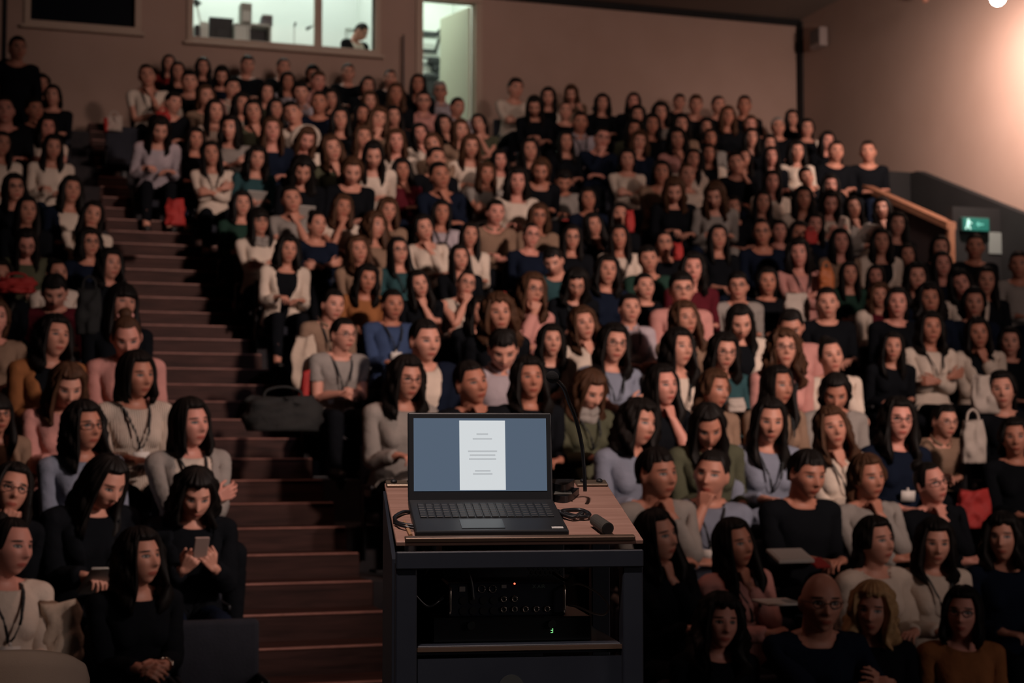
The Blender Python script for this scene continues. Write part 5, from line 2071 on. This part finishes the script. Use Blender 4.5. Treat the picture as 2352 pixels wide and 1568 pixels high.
def build_person(p):
    rnd = random.Random(1000 + p['i'])
    style, hcol, who = STYLE[p['hair']]
    man = p['hair'] in 'SsXE'
    near = p['Y'] < 14.3
    base = LOD[('near' if near else 'far') + ('_man' if man else '')]
    ac = -math.atan2(p['X'], p['Y'])
    ah = ac + math.radians(p['yaw']) + rnd.uniform(-.05, .05)
    ab = max(-.30, min(.30, ah * .30))
    stand = p['pose'] == '8'
    dy = row_y(p['row']) - p['Y']
    lean = max(-.06, min(.48, dy / .66)) + (.0 if not stand else 0)
    tilt = rnd.uniform(-.09, .09) + (.16 if p['pose'] in ('1', '7') else -.16 if p['pose'] == '2' else 0)
    hy = max(-1.05, min(1.05, ah - ab))
    M, hc = pose(p['pose'], hy, lean, tilt, rnd, stand, man)
    zf = row_z(p['row'])
    s = (p['Z'] - zf) / hc[2]
    rz = math.pi + ab
    c, sn = math.cos(rz), math.sin(rz)
    kx, ky = (1.10, 1.07) if man else (1.04, 1.02)
    ox = p['X'] - s * (c * hc[0] * kx - sn * hc[1] * ky)
    oy = p['Y'] - s * (sn * hc[0] * kx + c * hc[1] * ky)
    me = base.mesh('person_body', M)
    r = link('person', me, SKINS[rnd.choice((0, 0, 1, 1, 2, 3))], loc=(ox, oy, zf), rot=(0, 0, rz))
    r.scale = (s * kx, s * ky, s)
    gname, inner = garment(p)
    topm = cloth(inner or p['top'], 'k' in p['ex'])
    cut = 'half' if 'h' in p['ex'] else 'none' if 'n' in p['ex'] else 'long'
    link('shirt' if man else 'top', base.g[cut].mesh('top', M), topm, r)
    if inner:
        link('jacket', base.g['jacket'].mesh('jacket', M), cloth(p['top']), r)
    tcode = 'Y' if 'q' in p['ex'] else rnd.choice('BBNBNB')
    link('trousers', base.g['trousers'].mesh('trousers', M), cloth(tcode), r)
    link('shoes', base.g['shoe'].mesh('shoes', M), M_SHOE, r)
    if style:
        st = 'short2' if style == 'short' and rnd.random() < .3 else style
        if st == 'long':
            st = rnd.choices(('long', 'long2', 'back', 'wavy'), (.34, .28, .20, .18))[0]
        elif st == 'long2':
            st = rnd.choices(('long2', 'back', 'wavy'), (.5, .2, .3))[0]
        link('hair', hair_for(st, near, rnd.randrange(5)).mesh('hair', M), HAIRM[hcol], r)
    if p['hair'] == 'H':
        m_ = MB().tube([HEADC + np.array([.118 * math.sin(a_), -.03 + .01 * math.cos(a_), .125 * math.cos(a_) - .01]) for a_ in np.linspace(-2.2, 2.2, 24)], .030, 8)
        link('hood', rigid(m_, 'head').mesh('hood', M), cloth('W'), r, smooth=True)
    if 'g' in p['ex']:
        link('glasses', ACC['glasses'].mesh('glasses', M), M_FRAMES, r)
    if 'l' in p['ex']:
        la = link('lanyard', ACC['lanyard'].mesh('lanyard', M), M_STRAP, r)
        if 'b' in p['ex'] or rnd.random() < .5:
            link('badge', ACC['badge'].mesh('badge', M), M_BADGE, la)
    elif 'b' in p['ex']:
        link('badge', ACC['badge'].mesh('badge', M), M_BADGE, r)
    if man and p['top'] in 'DLPK' and 'h' not in p['ex']:
        link('collar', ACC['collar'].mesh('collar', M), topm, r)
    if 's' in p['ex']:
        link('scarf', ACC['scarf'].mesh('scarf', M), cloth('Y'), r)
    if 'w' in p['ex']:
        link('watch', ACC['watch'].mesh('watch', M), M_CHROME, r)
    if p['hair'] == 'u' and p['top'] == 'P':
        link('hair_tie', ACC['hair_tie'].mesh('hair_tie', M), cloth('P'), r)
    # what they hold rests between the hands
    wl, wr = (M[BI['haL']] @ np.append(J['knuL'], 1))[:3], (M[BI['haR']] @ np.append(J['knuR'], 1))[:3]
    mid = (wl + wr) / 2
    Mo = Matrix.Translation((ox, oy, zf)) @ Matrix.Rotation(rz, 4, 'Z') @ Matrix.Scale(s, 4)
    gs_ = 'the ' + gname.replace(' knit', '') + ' ' + ('man' if man else 'woman')
    place = ORD[p['row'] - ROWS0] + ' row'
    if p['side']:
        place += ' across the stairs'
    if 'p' in p['ex'] or 'pH' in p['ex']:
        PROPS.append(('sheet_of_paper', Mo @ Matrix.Translation((mid[0], mid[1] + .03, mid[2] + .0)) @ Matrix.Rotation(.5, 4, 'X'), 'paper', '%s held by %s in the %s' % ('white sheets', gs_, place), 'paper'))
    if 't' in p['ex']:
        PROPS.append(('tablet', Mo @ Matrix.Translation((mid[0], mid[1] + .05, mid[2] - .035)) @ Matrix.Rotation(.12, 4, 'X'), 'tablet', 'flat tablet on the lap of %s, %s' % (gs_, place), 'tablet'))
    if 'f' in p['ex']:
        PROPS.append(('phone', Mo @ Matrix.Translation((mid[0], mid[1] + .045, mid[2] + .05)) @ Matrix.Rotation(.9, 4, 'X'), 'phone', 'phone held up by %s in the %s' % (gs_, place), 'phone'))
    if 'r' in p['ex']:
        PROPS.append(('folder', Mo @ Matrix.Translation((0, .30, .625)) @ Matrix.Rotation(.1, 4, 'X'), 'folder', 'red folder on the lap of %s in the %s' % (gs_, place), 'folder'))
    who_ = who.replace('woman', 'woman') + ' in ' + gname
    seat_no = NTH[p['nth']] + ' from stairs'
    # first try: the look alone with the row; the seat's count from the stairs always follows
    act = ACT[p['pose']]
    full = '%s, %s, %s, %s' % (who_, act, place, seat_no)
    if len(full.replace(',', '').split()) > 16:
        full = '%s, %s, %s' % (who_, place, seat_no)
    tag(r, full, 'person', 'audience seated in the tiered rows')
    if not stand:
        sl_ = 'dark seat under %s, %s, %s' % (gs_, place, seat_no)
        add_seat(ox, p['row'], sl_)
    return r


for p in PEOPLE:
    build_person(p)

# things people hold
src = {}
for nm, m_, mt in (('paper', MB().box((0, 0, 0), (.21, .29, .003)).box((.01, .005, .003), (.205, .285, .002), Matrix.Rotation(.06, 4, 'Z')), M_PAPER),
                   ('tablet', MB().box((0, 0, 0), (.19, .25, .009), bevel=.003), M_PAPER), ('phone', MB().box((0, 0, 0), (.074, .15, .009), bevel=.004), principled('phone_case', (.42, .30, .26), .4)),
                   ('folder', MB().box((0, 0, 0), (.24, .31, .02), bevel=.004), M_RED)):
    src[nm] = (m_.mesh(nm), mt)
for nm, Mw, kind, lab, cat in PROPS:
    o = link(nm, src[kind][0].copy(), src[kind][1])
    o.matrix_world = Mw
    tag(o, lab, cat)
    if kind == 'phone':
        MB().box((0, 0, .0051), (.066, .138, .0012)).build('phone_screen', M_BLACK, o)
    if kind == 'tablet':
        MB().box((0, 0, .0052), (.165, .22, .0012)).build('tablet_screen', M_BLACK, o)
    if kind == 'folder':
        MB().box((0, -.004, .0115), (.21, .28, .004)).build('papers', M_PAPER, o)

# empty seats the photo shows
for (px, py, row, lab) in ((500, 1440, 1, 'empty dark seat by the stairs in the front row across them'), (285, 235, 16, 'tall dark empty seat at the top of the stairs'),
                           (1020, 860, 5, 'empty navy seat beside the man in navy jacket'), (1490, 935, 4, 'empty black seat between women in the fifth row')):
    q = at_Y(px, py, row_y(row) + .2)
    add_seat(q[0], row, lab)


# bags and coats
def bag(px, py, row, w, h, mat, label, dY=.0, name='tote_bag', cat='bag', d=.12, strap=True, lean=0.0):
    Y = row_y(row) + dY
    q = at_Y(px, py, Y)
    sd_ = random.Random(label).uniform(0, 50)
    bm = bmesh.new()
    nx, nz = 14, 12
    rings = []
    for j in range(nz + 1):
        t = j / nz
        ww = w * (.88 + .16 * math.sin(math.pi * t) - .10 * t)
        dd = d * (.95 - .55 * t + .2 * math.sin(math.pi * t))
        rg = []
        for i in range(nx * 2):
            a = 2 * math.pi * i / (nx * 2)
            cx_, cy_ = math.cos(a), math.sin(a)
            e = 3.0
            rr = (abs(cx_) ** e + abs(cy_) ** e) ** (-1 / e)
            x, y = ww / 2 * cx_ * rr, dd / 2 * cy_ * rr
            f = min(.05, w * .16) * noise.noise(Vector((x * 16 + sd_, y * 24, t * 4)))
            zj = t * h + (.04 * h * math.cos(a * 2 + 1) * t)
            rg.append(bm.verts.new((x + f + lean * t * w, y + f, zj - h / 2)))
        rings.append(rg)
    for j in range(nz):
        for i in range(nx * 2):
            k2 = (i + 1) % (nx * 2)
            bm.faces.new((rings[j][i], rings[j][k2], rings[j + 1][k2], rings[j + 1][i]))
    bm.faces.new(rings[0][::-1])
    bm.faces.new(rings[-1])
    bmesh.ops.recalc_face_normals(bm, faces=bm.faces[:])
    me = bpy.data.meshes.new(name)
    bm.to_mesh(me)
    bm.free()
    o = link(name, me, mat, loc=tuple(q), smooth=True)
    if strap:
        MB().tube([Vector(p_) for p_ in spline([(-w * .25 + lean * w, 0, h * .47), (-w * .2, 0, h * .68), (0, 0, h * .78), (w * .2, 0, h * .68), (w * .25 + lean * w, 0, h * .47)], 5)], .010, 6).build('strap', mat, o, smooth=True)
    return tag(o, label, cat)


M_TOTEW = mottled('white_cloth', (.34, .29, .25), (.40, .34, .30), 5, .8, .3, 20)
M_TAN = mottled('beige_cloth', (.46, .36, .28), (.52, .42, .33), 5, .9, .3, 22)
M_DKBAG = mottled('dark_leather', (.005, .006, .006), (.009, .010, .0095), 7, .85, .3, 30)
M_OR = mottled('orange_leather', (.42, .12, .035), (.48, .15, .05), 6, .6, .2, 30)
bag(402, 487, 11, .19, .26, M_RED, 'red tote bag by the stairs near the cream sweater woman', -.45, strap=False)
bag(38, 655, 7, .30, .12, M_RED, 'wide red bag behind the seats across the stairs', -.30, d=.16)
bag(243, 287, 16, .05, .17, M_RED, 'thin red bag beside the white bag atop the stairs', -.45, strap=False)
bag(262, 284, 16, .20, .19, M_TOTEW, 'white bag on the floor atop the stairs', -.42)
bag(375, 270, 14, .16, .14, M_RED, 'red bag on a seat behind the black-clad man near the stair top', -.20)
bag(1446, 508, 11, .10, .24, M_RED, 'red tote hanging down between the rows beside the cream sweater woman', -.30, strap=False)
bag(1557, 577, 10, .10, .18, M_RED, 'red tote hanging behind the dark-haired woman by the navy seats', -.30, strap=False)
bag(1862, 545, 10, .15, .14, M_RED, 'dull red bag above the pink top woman', -.30)
bag(1898, 640, 9, .16, .22, M_OR, 'orange leather bag beside the woman in the pink top', -.34)
bag(1150, 680, 8, .12, .08, M_RED, 'small red folder bag behind the cream sleeveless top woman', -.34, strap=False)
bag(2237, 1168, 2, .25, .25, M_RED, 'large red bag on the seat near the hall side wall', .05, strap=False)
bag(2265, 905, 4, .26, .30, M_TOTEW, 'crumpled white jacket slung on a seat near the side wall', .02, name='jacket', cat='jacket', strap=False)
bag(2235, 1015, 3, .20, .30, M_TOTEW, 'white cloth bag with loose sleeves below the crumpled jacket', .0)
bag(1830, 705, 8, .26, .26, M_TOTEW, 'cream coat lying across the knees below the pink top woman', -.55, name='coat', cat='coat', strap=False)
bag(204, 716, 6, .20, .34, M_DKBAG, 'dark backpack on the seat beside the woman with fringe', -.05, name='backpack')
bag(650, 950, 5, .55, .24, M_DKBAG, 'big dark holdall on the stairs beside the man in grey', -.45, name='holdall', d=.3)
bag(700, 835, 6, .20, .42, M_TAN, 'beige coat hung over the aisle seat behind the grey shirt man', -.02, name='coat', cat='coat', strap=False)
bag(693, 905, 5, .07, .34, M_RED, 'narrow red bag strap hanging beside the man in grey', .10, strap=False, lean=.5)
bag(135, 1465, 1, .22, .36, M_TAN, 'beige coat on the seat beside the cream jacket woman up front', -.0, name='coat', cat='coat', strap=False)
bag(1690, 930, 4, .14, .10, M_TOTEW, 'white papers and red cover on the knees in the fourth row', -.45, name='papers', cat='papers', strap=False)
q = at_Y(1815, 1276, row_y(1) - .55)
o = MB().box((0, 0, 0), (.215, .16, .018), Matrix.Rotation(.35, 4, 'X'), bevel=.004).build('notebook', M_PAPER, loc=tuple(q))
MB().box((0, -.002, .011), (.19, .14, .002), Matrix.Rotation(.35, 4, 'X')).build('page', principled('page_white', (.55, .52, .48), .8), o)
tag(o, 'pale open notebook on a desk flap in the second row', 'notebook')
q = at_Y(1880, 1292, row_y(1) - .5)
o = MB().box((0, 0, 0), (.09, .12, .012), Matrix.Rotation(.35, 4, 'X'), bevel=.003).build('folder', M_RED, loc=tuple(q))
tag(o, 'bright red folder corner beside the pale notebook', 'folder')
q = at_Y(1785, 1382, row_y(1) - .55)
o = MB().box((0, 0, 0), (.21, .2, .012), Matrix.Rotation(.05, 4, 'X'), bevel=.003).build('notepad', M_PAPER, loc=tuple(q))
tag(o, 'flat notepad on the knees of the pink shirt woman', 'notepad')
# person at work in the booth
pm_ = at_Y(820, 88, Y1 + .78)
p = dict(i=900, row=19, X=pm_[0], Y=pm_[1], Z=at_Y(820, 74, Y1 + .78)[2], hair='S', top='B', pose='4', yaw=20, ex=['j:W'])
rnd = random.Random(5)
M, hc = pose('4', .5, .1, 0, rnd)
base = LOD['far_man']
r = link('person', base.mesh('booth_body', M), SKINS[1], loc=(p['X'] - hc[1] * .2, p['Y'] + hc[1], p['Z'] - hc[2]), rot=(0, 0, math.pi + .35))
link('shirt', base.g['long'].mesh('t', M), cloth('W'), r)
link('jacket', base.g['jacket'].mesh('t', M), cloth('B'), r)
link('trousers', base.g['trousers'].mesh('t', M), cloth('B'), r)
link('shoes', base.g['shoe'].mesh('t', M), M_SHOE, r)
link('hair', hair_for('short', False, 0).mesh('h', M), HAIRM['k'], r)
tag(r, 'dark-haired man in black jacket working inside the bright booth', 'person')
hz = p['Z'] - hc[2]
bs = MB().cyl((0, .0, .36), (0, 0, .43), .21, .21, 24).cyl((0, 0, .02), (0, 0, .37), .025).cyl((0, 0, 0), (0, 0, .02), .2, .18, 20)
o = bs.build('stool', M_BLACK, loc=(r.location.x, r.location.y, hz))
MB().box((0, 0, -(hz - ZLAND) / 2), (.46, .5, hz - ZLAND - .002)).build('platform', M_GREYW, o)
tag(o, 'black stool on a low platform in the booth', 'stool')
